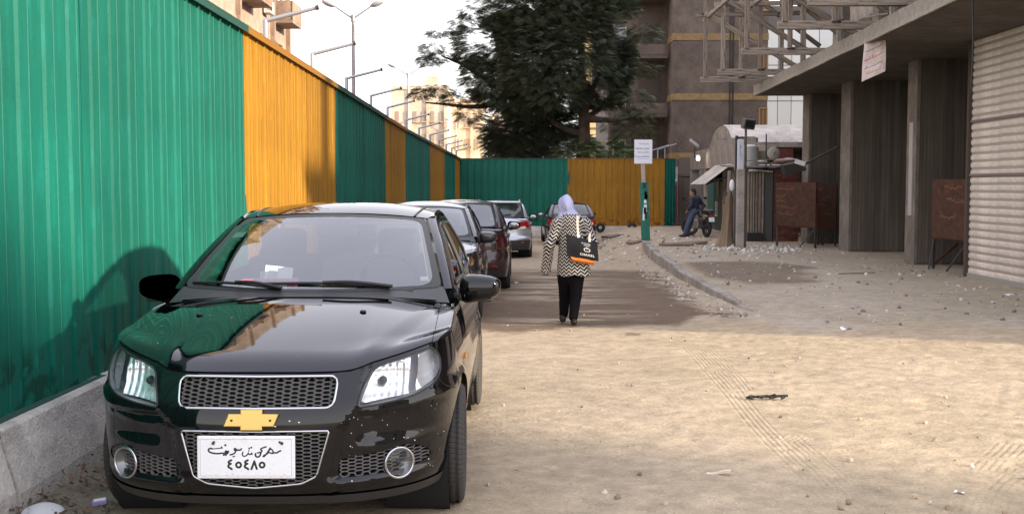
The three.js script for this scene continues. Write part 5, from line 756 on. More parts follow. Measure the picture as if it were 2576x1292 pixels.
const paintOf = (c, extra = {}) => phy(c, .32, .0, { clearcoat: 1, clearcoatRoughness: .035, ...extra });
const circ = (x, y, r, n = 28, sy = 1) => Array.from({ length: n }, (_, i) => [x + Math.cos(i / n * 6.2832) * r, y + Math.sin(i / n * 6.2832) * r * sy]);
const BASE = {
  hw: .855, axF: 1.24, axR: -1.24, R: .295, AR: .345, z0F: 1.30, z0R: -1.63, nF: 2.6, nR: 3.2, belt: .96, botF: .205, botR: .24,
  zcF: interp([[.15, 1.92], [.22, 1.99], [.29, 2.045], [.42, 2.05], [.53, 2.045], [.6, 2.035], [.66, 2.01], [.75, 1.945], [.8, 1.89], [.9, 1.77], [1, 1.6]]),
  zcR: interp([[.15, -2.12], [.25, -2.2], [.4, -2.25], [.55, -2.25], [.62, -2.21], [.8, -2.2], [.95, -2.15], [1.05, -2.1]]),
  ysh: interp([[-2.1, .965], [-1.6, .995], [-.6, .985], [.3, .965], [.72, .955], [1.0, .918], [1.3, .866], [1.5, .835]]), sill: () => .2,
  edgeF: interp([[0, .757], [.33, .757], [.40, .763], [.48, .786], [.6, .814], [.7, .838], [.78, .855], [.9, .866]]), edgeR: interp([[0, 1.0], [.5, .995], [.8, .972]]),
  cowlZ: .88, cowlY: .982, hoodT: .68, crease: [.25, .64], seams: [1.30, .62, -.45, -1.22, -1.63], bPillar: -.46, mirZ: .43, mirY: .992,
  ws: { x0: .72, x1: .565, z0: .80, s0: .14, y0: .99, z1: -.06, s1: .10, y1: 1.405, d1: .035 }, rw: { x0: .66, x1: .545, z0: -1.66, s0: .10, y0: 1.015, z1: -1.08, s1: .06, y1: 1.41, d1: .03 },
  roofX: .60, roofY: 1.46, roofEdgeY: 1.40, rail: .03, crown: .058,
  sideWindows: [[[.45, 1.015], [-.19, 1.325], [-.41, 1.335], [-.40, 1.01]], [[-.50, 1.01], [-.51, 1.335], [-.98, 1.32], [-1.34, 1.13], [-1.32, 1.02]]],
  frontHoles: () => [], rearHoles: () => [], front: () => {}, rear: () => {}
};
const tailPoly = [[.50, .70], [.52, .86], [.60, .90], [.76, .89], [.80, .84], [.80, .70], [.74, .66]];
function rearBits(C, tl = tailPoly, plate = .72, extra, lens = MC.red) {
  for (const p of [tl, mirror(tl)]) { part('tail_light', surf(C.toR(p), [], offs(C.RM, -.008), .04, true), lens, C.o); const w = p.map(([x, y]) => [lerp(x, Math.sign(x) * .6, .55), lerp(y, .74, .62)]); part('reverse_light', surf(C.toR(w), [], offs(C.RM, -.014), .04, true), lens === MC.red ? phy([.75, .7, .66], .2, 0) : lens, C.o); }
  const z = C.P.zcR(plate) - .02; part('number_plate', rbox(.36, .17, .012, .005, 0, plate, z), std([.72, .72, .74], .5), C.o); part('lower_valance', grid(30, 3, (u, v) => C.RM(u, lerp(.25, .36, v)).add(V3(0, 0, -.012)), -.75, .75), MC.trim, C.o);
  for (const s of [-1, 1]) part('reflector', rbox(.14, .035, .02, .006, s * .58, .42, C.RM(C.rs(s * .58, .42), .42).z - .004, 0, s * .35), MC.red, C.o);
  if (extra) extra(C);
}
const wiper = (C, u0, v0, u1, v1, name = 'wiper') => { const A = offs(C.WS, .02)(u0, v0), B = offs(C.WS, .012)(u1, v1), mid = offs(C.WS, .035)(lerp(u0, u1, .5), lerp(v0, v1, .5) + .01); const g = new THREE.Group(); g.name = name; C.o.add(g); part('wiper_arm', tube([A, A.clone().lerp(mid, .6).add(V3(0, .012, .01)), mid], .009, 6), M.black, g); const b0 = offs(C.WS, .008)(u0 + (u1 - u0) * .02, v0 + .012), b1 = offs(C.WS, .008)(u1, v1 + .006); part('wiper_blade', tube([b0, b0.clone().lerp(b1, .5).add(V3(0, .012, .012)), b1], .008, 6), M.black, g); };
// ---- the black car in front
{
  const cz = 6.78, o = thing('black_car', 'glossy black car with honeycomb grille, gold cross emblem and white plate', 'car', [-1.118, gDrop(cz) + .004, -cz]);
  const paint = phy([.0025, .0025, .0035], .035, 0, { ior: 1.52 });
  const up = roundPoly([[-.343, .757 - .012], [.343, .745], [.331, .622], [-.331, .622]], .035), low = roundPoly([[-.316, .527], [.316, .527], [.262, .335], [.2, .305], [0, .287], [-.2, .305], [-.262, .335]], .012);
  const fog = roundPoly([[.352, .398], [.53, .418], [.628, .436], [.70, .41], [.735, .365], [.70, .338], [.60, .322], [.345, .318]], .02), hl = roundPoly([[.425, .612], [.448, .70], [.478, .764], [.56, .79], [.65, .812], [.722, .830], [.757, .79], [.766, .725], [.742, .675], [.66, .643], [.55, .626]], .03);
  const bend = (x, y) => { const xb = Math.min(.44, y > .53 ? .345 + (y - .53) * .9 : .345 - (.53 - y) * .12); return .022 * (1 - sst(xb, xb + .03, x)) + .03 * sst(.335, .295, y) * sst(.28, .36, x) * sst(.9, .8, x) - .016 * sst(.60, .575, y) * sst(.40, .46, x) * (1 - sst(.5, .44, y)); };
  const C = makeCar(o, { ...BASE, paint, bend, roofLines: true, inset: .0, tyreW: .195, steer: 0.02, sideLamp: true, creaseH: .016, wheelSide: .36,
    frontHoles: (C) => [C.toF(up, 2), C.toF(low, 2), C.toF(fog, 2), C.toF(mirror(fog), 2), C.toF(hl, 2), C.toF(mirror(hl), 2)],
    front(C) {
      const grille = (poly, nm, r, px, py) => { const g = new THREE.Group(); g.name = nm; C.o.add(g); const a = polyPts(C, poly, 0, 2), b = a.map((p) => p.clone().add(V3(0, 0, -.05))); part('surround', strip(a, b), MC.dark, g); part('backing', surf(C.toF(poly, 2), [], (s, y) => C.FM(s, y).add(V3(0, 0, -.06)), .08), MC.liner, g); part('honeycomb', hexMesh(C, poly, px, py, -.012, .0034), std([.13, .125, .12], .45), g); if (r) part('chrome_frame', ring(polyPts(C, poly, .003, 2), r, 8), phy([.55, .55, .57], .2, 1), g); return g; };
      grille(up, 'upper_grille', .006, .0335, .0165); grille(low, 'lower_grille', .005, .0335, .0165); for (const p of [fog, mirror(fog)]) grille(p, 'fog_lamp_grille', 0, .03, .0155);
      for (const s of [-1, 1]) { const g = new THREE.Group(); g.name = 'fog_lamp'; C.o.add(g); const x = s * .598, y = .358, z = C.FM(C.fs(x, y), y).z, R = (q) => { q.rotateY(s * .5); q.translate(x + s * .004, y, z + .014); return q; }; part('chrome_ring', R(new THREE.TorusGeometry(.066, .006, 10, 40)), phy([.55, .55, .57], .2, 1), g); part('reflector', R(grid(28, 8, (u, v) => V3(Math.cos(u * 6.2832) * .062 * v, Math.sin(u * 6.2832) * .062 * v, -.045 + .045 * v * v), 0, 1, .02, 1)), phy([.22, .22, .23], .25, .8), g); part('bulb', R(ball(.012, 0, 0, -.02)), MC.dark, g); part('cover', R(new THREE.SphereGeometry(.16, 28, 8, 0, 6.2832, 0, .41).rotateX(Math.PI / 2).translate(0, 0, -.146)), MC.lens, g); }
      for (const s of [1, -1]) { const p = s > 0 ? hl : mirror(hl), X = (x) => s * x; lampUnit(C, p, { depth: .10, split: X(.655) }); }
      // emblem
      const e = prism([[-.113, -.024], [-.094, .022], [-.042, .022], [-.042, .04], [.044, .04], [.044, .022], [.113, .022], [.094, -.024], [.044, -.024], [.044, -.04], [-.042, -.04], [-.042, -.024]], .01, .004); e.rotateX(-.12); e.translate(-.01, .578, C.FM(0, .578).z + .004); part('emblem', e, MC.gold, C.o, 'gold cross shaped emblem'); for (const s of [-1, 1]) part('emblem_rivet', ball(.005, -.01 + s * .082, .579, C.FM(0, .578).z + .021), M.black, C.o);
      // number plate
      const pz = C.FM(0, .425).z + .022, pl = part('number_plate', rbox(.415, .182, .012, .012, -.028, .425, pz, -.03), std([.85, .85, .86], .5), C.o, 'white number plate with handwritten black Arabic letters and numerals'); const pg = new THREE.PlaneGeometry(.40, .168); pg.rotateX(-.03); pg.translate(-.028, .425, pz + .0075); part('lettering', pg, std([1, 1, 1], .45, 0, { map: plateTex(1) }), pl); for (const x of [-.165, .125]) part('plate_bolt', ball(.007, x, .486, pz + .007), M.darkMetal, pl);
      for (const s of [-1, 1]) { const ln = [[.755, .69], [.785, .655], [.812, .635], [.826, .625]].map(([x, y]) => offs(C.FM, .0005)(C.fs(s * Math.min(x, C.sideX(y, C.P.z0F) * .9995), y), y)); part('panel_gap', tube(ln, .003, 5), M.black, C.o); }
      // lower lip, washers, specks of chipped paint and dust
      part('lower_lip', grid(50, 4, (u, v) => offs(C.FM, .006)(u, lerp(.2, .245, v)), -.80, .80), MC.trim, C.o);
      for (const [t, v] of [[-.33, .62], [.22, .70]]) { const p = C.hood(t, v); part('washer_nozzle', ball(.014, p.x, p.y + .004, p.z, 1.2, .55, 1), M.black, C.o); }
      const r = rng(19), sp = []; for (let i = 0; i < 46; i++) { const x = .36 + r() * .42, y = .3 + r() * .3; if (inPoly(x, y, fog)) continue; const p = offs(C.FM, .001)(C.fs(x, y), y); sp.push(ball(.0012 + .0028 * r() * r(), p.x, p.y, p.z, 1, 1, .4, 6)); } for (let i = 0; i < 26; i++) { const t = -.6 + 1.2 * r(), v = .02 + r() * .7, p = C.hood(t, v); sp.push(ball(.001 + .0025 * r() * r(), p.x, p.y + .001, p.z, 1, .4, 1, 6)); } for (const [x, y] of [[.15, .572], [.19, .566], [.09, .55]]) { const p = offs(C.FM, .001)(C.fs(x, y), y); sp.push(ball(.004, p.x, p.y, p.z, 1.2, .8, .4, 6)); } const st = part('paint_chips', merge(sp), M.paper, C.o); st.userData.kind = 'stuff';
      wiper(C, -.20, .03, -.93, .055); wiper(C, .62, .03, -.42, .075); part('wiper_pivot', rbox(.12, .03, .05, .012, .5, .995, .70), M.black, C.o);
      // stickers and mirror behind the glass
      const stick = (u, v, du, dv, m) => { const q = (a, b) => offs(C.WS, -.006)(u + a * du, v + b * dv); part('windscreen_sticker', grid(3, 3, (a, b) => q(a, b), -1, 1, -1, 1), m, C.o); }; const ts = canvasTex(64, 40, (c) => { c.fillStyle = '#d8e2dd'; c.fillRect(0, 0, 64, 40); c.fillStyle = '#4a7a68'; c.fillRect(6, 8, 30, 4); c.fillRect(6, 17, 42, 3); c.fillStyle = '#888'; c.fillRect(40, 26, 16, 8); }); stick(-.865, .70, .055, .04, std([1, 1, 1], .7, 0, { map: ts })); stick(.865, .13, .03, .022, M.paper);
      const mp = C.WS(0, .87); part('rear_view_mirror', rbox(.24, .06, .03, .02, .02, mp.y - .07, mp.z - .12), MC.dash, C.o);
      for (const x of [-.25, .3]) part('sun_visor', rbox(.42, .012, .16, .005, x, mp.y - .005, mp.z - .2, .2), MC.beige, C.o);
    }, rear: (C) => rearBits(C) });
  // papers on the dashboard
  const y = .982 + .03, z = -cz + .60;
  const bx = thing('tissue_box', 'pink and white tissue box on the dashboard of the black car', 'box', [-1.118 - .25, y - .03, z]); part('carton', rbox(.30, .06, .12, .006, 0, .03, 0, 0, .1), std([.75, .18, .24], .6), bx); part('white_band', rbox(.24, .034, .124, .004, -.02, .02, .003, 0, .1), M.paper, bx);
  const pp = thing('paper_slips', 'folded white paper slips standing on the dashboard', 'paper', [-1.118 - .20, y + .0, z - .01]); const pg = box(.15, .085, .002, 0, .055, 0, -.35, .2, -.12); part('slip', pg, M.paper, pp); part('slip', box(.10, .07, .002, -.05, .045, .02, -.5, -.1, .15), std([.70, .78, .76], .7), pp);
}
// ---- cars parked behind
edgeK = 2;
const genericFront = (C) => {
  const hl = roundPoly([[.48, .66], [.50, .76], [.60, .795], [.73, .825], [.77, .775], [.76, .70], [.62, .66]], .03); for (const s of [1, -1]) lampUnit(C, s > 0 ? hl : mirror(hl), { depth: .08, split: s * .725, amber: true });
  const g = roundPoly([[-.36, .70], [.36, .70], [.30, .58], [-.30, .58]], .03); part('grille', surf(C.toF(g), [], offs(C.FM, .004), .05), MC.trim, C.o); part('grille_frame', ring(polyPts(C, g, .006), .008), M.chrome, C.o); part('number_plate', rbox(.4, .15, .012, .006, 0, .42, C.FM(0, .42).z + .012), M.paper, C.o); const lg = roundPoly([[-.45, .36], [.45, .36], [.38, .27], [-.38, .27]], .03); part('lower_intake', surf(C.toF(lg), [], offs(C.FM, .004), .05), MC.liner, C.o); wiper(C, -.20, .03, -.9, .055); wiper(C, .62, .03, -.42, .075);
};
const ghl = roundPoly([[.48, .66], [.50, .76], [.60, .795], [.73, .825], [.77, .775], [.76, .70], [.62, .66]], .03);
{
  const D = 15.55, o = thing('dark_grey_car', 'dark grey car facing out, parked right behind the black car', 'car', [-1.30, gDrop(D), -D]);
  makeCar(o, { ...BASE, paint: phy([.022, .019, .023], .35, .35, { clearcoat: 1, clearcoatRoughness: .05 }), frontHoles: (C) => [C.toF(ghl, 2), C.toF(mirror(ghl), 2)], front: genericFront, rear: (C) => rearBits(C), hoodBulge: .03, steer: 0 });
}
{
  const D = 20.3, o = thing('dark_maroon_car', 'dark maroon hatchback parked nose away behind the grey car', 'car', [-.97, gDrop(D), -D], Math.PI);
  makeCar(o, { ...BASE, paint: phy([.028, .010, .012], .32, .2, { clearcoat: 1, clearcoatRoughness: .04 }), zcR: interp([[.15, -1.95], [.25, -2.03], [.4, -2.08], [.55, -2.08], [.62, -2.04], [.8, -2.03], [.95, -1.99], [1.05, -1.95]]), rw: { x0: .66, x1: .56, z0: -1.93, s0: .16, y0: 1.03, z1: -1.58, s1: .12, y1: 1.43, d1: .03 }, seams: [1.30, .62, -.45, -1.22, -1.63], ysh: interp([[-2.1, 1.0], [-1.6, 1.0], [-.6, .985], [.3, .965], [.72, .955], [1.0, .918], [1.3, .866], [1.5, .835]]), sideWindows: [[[.45, 1.015], [-.19, 1.325], [-.41, 1.335], [-.40, 1.01]], [[-.50, 1.01], [-.51, 1.335], [-1.15, 1.34], [-1.5, 1.16], [-1.46, 1.04]]],
    frontHoles: (C) => [C.toF(ghl, 2), C.toF(mirror(ghl), 2)], front: genericFront, rear: (C) => rearBits(C, [[.62, .70], [.63, .88], [.70, .91], [.78, .89], [.80, .84], [.80, .72], [.74, .68]], .72, null, phy([.06, .008, .01], .12, 0, { clearcoat: 1 })) }); o.scale.set(1.0, 1.02, 1);
}
{
  const D = 30.6, o = thing('silver_suv', 'silver crossover with roof rails and red tail lights parked nose away', 'car', [-.47, gDrop(D), -D], Math.PI), tl = [[.42, .80], [.44, .875], [.56, .93], [.74, .95], [.80, .92], [.80, .81], [.70, .775]];
  makeCar(o, { ...BASE, paint: phy([.50, .51, .54], .3, .55, { clearcoat: 1, clearcoatRoughness: .06 }), glassR: phy([.55, .6, .6], .03, 0, { transmission: .9, thickness: 0, ior: 1.7 }), zcR: interp([[.15, -2.0], [.25, -2.1], [.4, -2.15], [.52, -2.15], [.58, -2.08], [.8, -2.06], [.95, -2.02], [1.05, -1.97]]), rw: { x0: .66, x1: .585, z0: -1.96, s0: .18, y0: 1.03, z1: -1.70, s1: .14, y1: 1.40, d1: .03 }, ysh: interp([[-2.1, 1.0], [-1.6, 1.0], [-.6, .985], [.3, .965], [.72, .955], [1.0, .918], [1.3, .866], [1.5, .835]]), sideWindows: [[[.45, 1.015], [-.19, 1.325], [-.41, 1.335], [-.40, 1.01]], [[-.50, 1.01], [-.51, 1.335], [-1.3, 1.34], [-1.6, 1.2], [-1.55, 1.05]]],
    frontHoles: (C) => [C.toF(ghl, 2), C.toF(mirror(ghl), 2)], front: genericFront, rear: (C) => rearBits(C, tl, .66, (C) => { for (const s of [-1, 1]) part('roof_rail_bar', tube([.08, .3, .6, .92].map((v) => C.Rf(s * .9, v).add(V3(0, .05, 0))), .016), std([.6, .62, .64], .3, .6), C.o); const a = C.RW(0, 1); part('roof_spoiler', rbox(1.12, .05, .26, .02, 0, a.y + .012, a.z - .06, .1), phy([.55, .56, .58], .3, .5, { clearcoat: 1 }), C.o); part('bumper_band', grid(30, 3, (u, v) => C.RM(u, lerp(.5, .56, v)).add(V3(0, .005, -.02)), -.8, .8), phy([.5, .51, .53], .3, .5), C.o); part('rear_wiper', tube([C.RW(0, .1), C.RW(-.5, .18)].map((p) => p.add(V3(0, .01, -.03))), .01), M.black, C.o); part('dark_lower_bumper', grid(30, 4, (u, v) => C.RM(u, lerp(.24, .48, v)).add(V3(0, 0, -.014)), -.86, .86), MC.trim, C.o); }) }); o.scale.set(1.0, 1.02, 1.0);
}
{
  const D = 39.2, o = thing('black_sedan', 'black sedan with red tail lights parked before the far hoarding', 'car', [1.76, gDrop(D), -D], Math.PI + .03);
  makeCar(o, { ...BASE, paint: phy([.016, .007, .008], .3, .1, { clearcoat: 1, clearcoatRoughness: .04 }), glassR: phy([.5, .52, .52], .03, 0, { transmission: .85, thickness: 0, ior: 1.6 }), frontHoles: (C) => [C.toF(ghl, 2), C.toF(mirror(ghl), 2)], front: genericFront, rear: (C) => rearBits(C, tailPoly, .74) }); o.scale.set(1.0, .97, 1);
  const p = thing('sunshade_card', 'white card propped inside the rear window of the far black sedan', 'card', [1.76 - .36, gDrop(D) + 1.12, -D + 1.15]); part('card', box(.3, .22, .01, 0, 0, 0, -.5), M.paper, p);
}
// ---------------------------------------------------------------- people
function sdf(prims, k = .03) { return (p) => { let d = 1e9; for (const f of prims) { const e = f(p); const h = clamp(.5 + .5 * (d - e) / k); d = d > 1e8 ? e : lerp(d, e, h) - k * h * (1 - h); } return d; }; }
const cap = (a, b, r0, r1 = r0, flat = 1) => { const A = V3(...a), B = V3(...b), ab = B.clone().sub(A), L2 = ab.lengthSq(); return (p) => { const x = p.x - A.x, y = p.y - A.y, z = p.z - A.z, t = L2 ? clamp((x * ab.x + y * ab.y + z * ab.z) / L2) : 0, dx = x - ab.x * t, dy = y - ab.y * t, dz = (z - ab.z * t) / flat; return (Math.hypot(dx, dy, dz) - lerp(r0, r1, t)) * Math.min(1, flat); }; };
const ell = (c, rx, ry, rz) => (p) => { const x = (p.x - c[0]) / rx, y = (p.y - c[1]) / ry, z = (p.z - c[2]) / rz, k = Math.hypot(x, y, z); return (k - 1) * Math.min(rx, ry, rz); };
const mcHost = {};
function sdfMesh(fn, min, max, cell) {
  const size = Math.max(max[0] - min[0], max[1] - min[1], max[2] - min[2]), n = Math.min(150, Math.ceil(size / cell) + 4), c = min.map((v, i) => (v + max[i]) / 2), h = size / 2 * n / (n - 4);
  const mc = new MarchingCubes(n, mcHost.m ??= std([1, 1, 1]), false, false, 260000); mc.isolation = 0; const p = V3(), f = mc.field;
  for (let z = 0; z < n; z++) for (let y = 0; y < n; y++) for (let x = 0; x < n; x++) { p.set(c[0] + (x - n / 2) / (n / 2) * h, c[1] + (y - n / 2) / (n / 2) * h, c[2] + (z - n / 2) / (n / 2) * h); const out = p.x < min[0] - cell || p.x > max[0] + cell || p.z < min[2] - cell || p.z > max[2] + cell || p.y < min[1] - cell || p.y > max[1] + cell; f[x + y * n + z * n * n] = out ? -.2 : -fn(p); }
  mc.update(); const m = mc.count ?? mc.geometry.drawRange.count, P = new Float32Array(mc.positionArray.slice(0, m * 3)), N = new Float32Array(m * 3); const e = .004, q = V3();
  for (let i = 0; i < m; i++) { const X = P[i * 3] * h + c[0], Y = P[i * 3 + 1] * h + c[1], Z = P[i * 3 + 2] * h + c[2]; P.set([X, Y, Z], i * 3); const g = V3(fn(q.set(X + e, Y, Z)) - fn(q.set(X - e, Y, Z)), fn(q.set(X, Y + e, Z)) - fn(q.set(X, Y - e, Z)), fn(q.set(X, Y, Z + e)) - fn(q.set(X, Y, Z - e))).normalize(); N.set([g.x, g.y, g.z], i * 3); }
  const g = new THREE.BufferGeometry(); g.setAttribute('position', new THREE.BufferAttribute(P, 3)); g.setAttribute('normal', new THREE.BufferAttribute(N, 3)); g.setAttribute('uv', new THREE.BufferAttribute(new Float32Array(m * 2), 2)); return g;
}
const soft = (f, k, a, s) => (p) => { const d = f(p); return Math.abs(d) > .05 ? d : d + fold(p, k, a, s); };
const skin = std([.36, .20, .13], .6), fold = (p, f, a, s) => a * (fbm(p.x * f + s, p.y * f * .45 + p.z * f * .8, 3, s) - .5);
function handPrims(w, dir, side) {                               // palm, four fingers and a thumb hanging along dir
  const d = V3(...dir).normalize(), s = V3(side, 0, 0), f = V3().crossVectors(d, s), W = V3(...w), at = (a, b, c) => W.clone().addScaledVector(d, a).addScaledVector(f, b).addScaledVector(s, c).toArray(); const L = [cap(at(0, 0, 0), at(.055, 0, 0), .02, .026, 1)];
  [-.026, -.009, .009, .025].forEach((b, i) => { const l = [.055, .064, .06, .047][i]; L.push(cap(at(.06, b, 0), at(.06 + l * .5, b, -.006), .0088), cap(at(.06 + l * .5, b, -.006), at(.06 + l * .9, b, -.022), .0082, .007)); }); L.push(cap(at(.015, .024, 0), at(.045, .045, -.012), .0105), cap(at(.045, .045, -.012), at(.07, .05, -.025), .0095, .008)); return L;
}
{ // woman walking away
  const p0 = onLane(1432, 817), o = thing('person', 'person in black and cream zigzag coat and pale blue headscarf walking away down the lane', 'person', [p0.x, gDrop(-p0.z) + .012, p0.z]);
  const X = (zx) => (zx - 380) * .001323, Y = (zy) => (1235 - zy) * .001323, q = (zx, zy, z = 0) => [X(zx), Y(zy), z];
  const HC = q(352, 165, -.02), shL = q(268, 345, 0), shR = q(524, 338, 0), elL = q(200, 520, .06), wrL = q(174, 668, .0), elR = q(592, 505, .04), wrR = q(560, 610, -.22), hipL = q(340, 790, -.02), hipR = q(445, 790, .0), knL = q(345, 985, -.16), knR = q(438, 985, .02), anL = q(338, 1165, -.22), anR = q(414, 1165, .1);
  const torso = (g) => [cap(q(362, 285), q(300, 325), .045 + g, .06 + g), cap(q(372, 285), q(490, 318), .045 + g, .06 + g), cap(q(392, 330), q(400, 480), .14 + g, .13 + g, .72), cap(q(400, 480), q(405, 700), .13 + g, .155 + g, .8), cap(shL, shR, .062 + g, .062 + g)];
  const legs = (g) => [cap(hipL, knL, .082 + g, .056 + g), cap(knL, anL, .056 + g, .042 + g), cap(hipR, knR, .085 + g, .056 + g), cap(knR, anR, .056 + g, .042 + g)], arms = (g) => [cap(shL, elL, .05 + g, .04 + g), cap(elL, wrL, .04 + g, .028 + g), cap(shR, elR, .05 + g, .04 + g), cap(elR, wrR, .04 + g, .028 + g)];
  const body = sdf([...torso(-.02), ...legs(-.012), ...arms(-.008), cap(q(366, 300), q(354, 200), .05), ell(HC, .07, .105, .088), ell([HC[0], HC[1] - .02, HC[2] - .09], .014, .02, .02), cap([anL[0] - .012, .05, anL[2]], [anL[0] - .02, .03, anL[2] - .1], .022, .018), cap([anR[0] + .006, .05, anR[2] - .05], [anR[0] + .01, .03, anR[2] - .15], .022, .018), ...handPrims(wrL, [-.05, -1, -.08], 1)], .018);
  part('body', sdfMesh(body, [-.42, -.03, -.42], [.42, 1.6, .36], .0125), skin, o);
  // coat: flares to the hem, cut clean at cuff, hem and neck
  const coatCore = sdf([...torso(.012), cap(q(402, 560), q(424, 790), .15, .205, .78), cap(shL, elL, .066, .062), cap(elL, q(168, 755, -.01), .062, .055), cap(shR, elR, .066, .062), cap(elR, wrR, .06, .05)], .035), hem = Y(795);
  const coatF = soft(coatCore, 11, .018, 3); const coat = (p) => Math.max(coatF(p), hem + .012 * Math.sin(p.x * 28) - p.y - (p.x < -.2 ? .08 : 0), p.y - 1.31);
  const cg = sdfMesh(coat, [-.40, .5, -.34], [.40, 1.36, .30], .0115); { const P = cg.attributes.position, U = cg.attributes.uv; for (let i = 0; i < P.count; i++) { const x = P.getX(i), y = P.getY(i), z = P.getZ(i), t = clamp((Y(310) - y) / (Y(310) - Y(740))), ax = lerp(X(255), X(170), t), bx = lerp(X(540), X(600), clamp((Y(310) - y) / .3)); let u; if (x < ax + .075 && y > .6) u = Math.atan2(x - ax, z - .03) * .062; else if (x > bx - .05 && y > .85) u = Math.atan2(x - bx, z - .02) * .062; else u = Math.atan2(x - .02, z) * .165; U.setXY(i, u / .072, y / .042); } }
  const zig = tex(128, (u, v) => { const w = v + .85 * Math.abs(u * 2 - 1), s = w - Math.floor(w), n = .06 * (hash(u * 128 | 0, v * 128 | 0, 1) - .5), k = sst(.54, .6, s) * (1 - sst(.94, 1, s)); return k > .5 ? [.74 + n, .72 + n, .69 + n] : [.075 + n, .07 + n, .08 + n]; });
  part('coat', cg, std([1, 1, 1], .95, 0, { map: zig }), o);
  const tr = sdf([...legs(.012), cap(q(395, 700), q(395, 780), .13, .13, .8)], .012); const trF = soft(tr, 9, .012, 8); part('trousers', sdfMesh((p) => Math.max(trF(p), .055 - p.y + (p.z > .1 ? .02 : 0), p.y - .66), [-.25, .02, -.4], [.3, .7, .34], .011), phy([.006, .0055, .007], .95, 0, { specularIntensity: .2 }), o);
  const scarf = sdf([ell([HC[0], HC[1] + .005, HC[2]], .088, .122, .108), cap([HC[0] + .006, HC[1] - .06, HC[2] + .012], q(372, 268, .0), .078, .10, .8), cap(q(320, 278, .0), q(420, 268, .0), .06, .058, .9)], .04); const scF = soft(scarf, 14, .03, 5); part('headscarf', sdfMesh((p) => Math.max(scF(p), Y(296) - p.y + .1 * Math.abs(p.x + .03)), [-.2, 1.2, -.2], [.16, 1.6, .16], .0085), std([.33, .36, .56], .9), o);
  const shoe = (a, dz, s) => sdf([cap([a[0], .035, a[2] + .02], [a[0] + s, .03, a[2] - .13], .034, .03), cap([a[0], .03, a[2] + .02], [a[0], .085, a[2] + .01], .034, .038)], .02); for (const [a, s] of [[[anL[0] - .012, 0, anL[2]], -.01], [[anR[0] + .006, 0, anR[2] - .05], .01]]) { const f = shoe(a, 0, s); part('shoe', sdfMesh((p) => Math.max(f(p), .004 - p.y), [a[0] - .08, -.01, a[2] - .2], [a[0] + .08, .14, a[2] + .1], .007), std([.014, .012, .012], .6), o); }
  // tote bag on her back
  const bt = canvasTex(512, 384, (c, w, h) => {
    c.fillStyle = '#121117'; c.fillRect(0, 0, w, h); c.fillStyle = '#e9e6e2'; c.strokeStyle = '#e9e6e2'; c.textAlign = 'center'; c.textBaseline = 'middle';
    c.font = 'bold 62px sans-serif'; c.fillText('CHANEL', 330, 300); c.lineWidth = 11; c.beginPath(); c.arc(312, 205, 30, .75, 5.55); c.stroke(); c.beginPath(); c.arc(348, 205, 30, 2.39 + 1.5, 2.39 + 6.3 - .0); c.stroke();
    c.save(); c.font = 'bold 27px serif'; c.fillText('No 5 PARIS', 318, 88); c.fillText('EAU DE', 332, 122); c.restore(); c.fillRect(322, 148, 18, 14); const r = rng(3); c.fillStyle = 'rgba(40,40,50,.35)'; for (let i = 0; i < 300; i++) c.fillRect(r() * w, r() * h, r() * 30, 1); });
  const c4 = [q(345, 418, .175), q(620, 490, .165), q(632, 660, .185), q(352, 612, .20)].map((a) => V3(...a)), nu = 16, nv = 12, face = (d) => grid(nu, nv, (u, v) => { const p = c4[0].clone().lerp(c4[1], u).lerp(c4[3].clone().lerp(c4[2], u), v); const b = Math.sin(u * Math.PI) * Math.sin(v * Math.PI); p.z += d * (.012 + .035 * b) + .006 * Math.sin(u * 11 + v * 5); return p; });
  const f1 = face(1), f2 = face(-1); { const U = f1.attributes.uv; for (let j = 0; j <= nv; j++) for (let i = 0; i <= nu; i++) U.setXY(j * (nu + 1) + i, i / nu, 1 - j / nv); }
  const bag = thing('tote_bag', 'black tote bag with white lettering and orange base slung on the walking person', 'bag', [o.position.x, o.position.y, o.position.z]); part('printed_face', f1, std([1, 1, 1], .9, 0, { map: bt }), bag); part('back_face', f2, std([.012, .011, .014], .9), bag);
  const edge = []; for (let i = 0; i <= nu; i++) edge.push([i / nu, 1]); const side = (pts) => { const F2 = (d) => (u, v) => { const p = c4[0].clone().lerp(c4[1], u).lerp(c4[3].clone().lerp(c4[2], u), v); p.z += d * .012 + .006 * Math.sin(u * 11 + v * 5); return p; }; return grid(pts.length - 1, 2, (i, w) => { const [u, v] = pts[Math.round(i)]; return F2(1 - 2 * w)(u, v); }, 0, pts.length - 1, 0, 1); }; void edge; part('gusset', merge([side([[0, 0], [0, .5], [0, 1]]), side([[1, 0], [1, .5], [1, 1]])]), std([.012, .011, .014], .9), bag);
  const ob = [q(384, 612, .20), q(598, 652, .19), q(590, 694, .185), q(400, 660, .195)].map((a) => V3(...a)); part('orange_base', grid(10, 6, (u, v) => { const p = ob[0].clone().lerp(ob[1], u).lerp(ob[3].clone().lerp(ob[2], u), v); p.z += .03 * Math.sin(v * Math.PI) + .004 * Math.sin(u * 20); return p; }), std([.62, .17, .025], .85), bag, 'orange lower edge of the bag');
  part('strap', grid(3, 14, (u, v) => { const s = new THREE.CatmullRomCurve3([q(452, 432, .185), q(448, 380, .17), q(446, 310, .14), q(450, 262, .075), q(458, 262, .0), q(470, 300, -.09)].map((a) => V3(...a))).getPoint(v); s.x += (u - .5) * .026; return s; }), std([.70, .64, .52], .9), bag); part('strap', grid(3, 10, (u, v) => { const s = new THREE.CatmullRomCurve3([q(550, 478, .185), q(552, 440, .165), q(560, 420, .11), q(560, 400, .0)].map((a) => V3(...a))).getPoint(v); s.x += (u - .5) * .024; return s; }), std([.70, .64, .52], .9), bag);
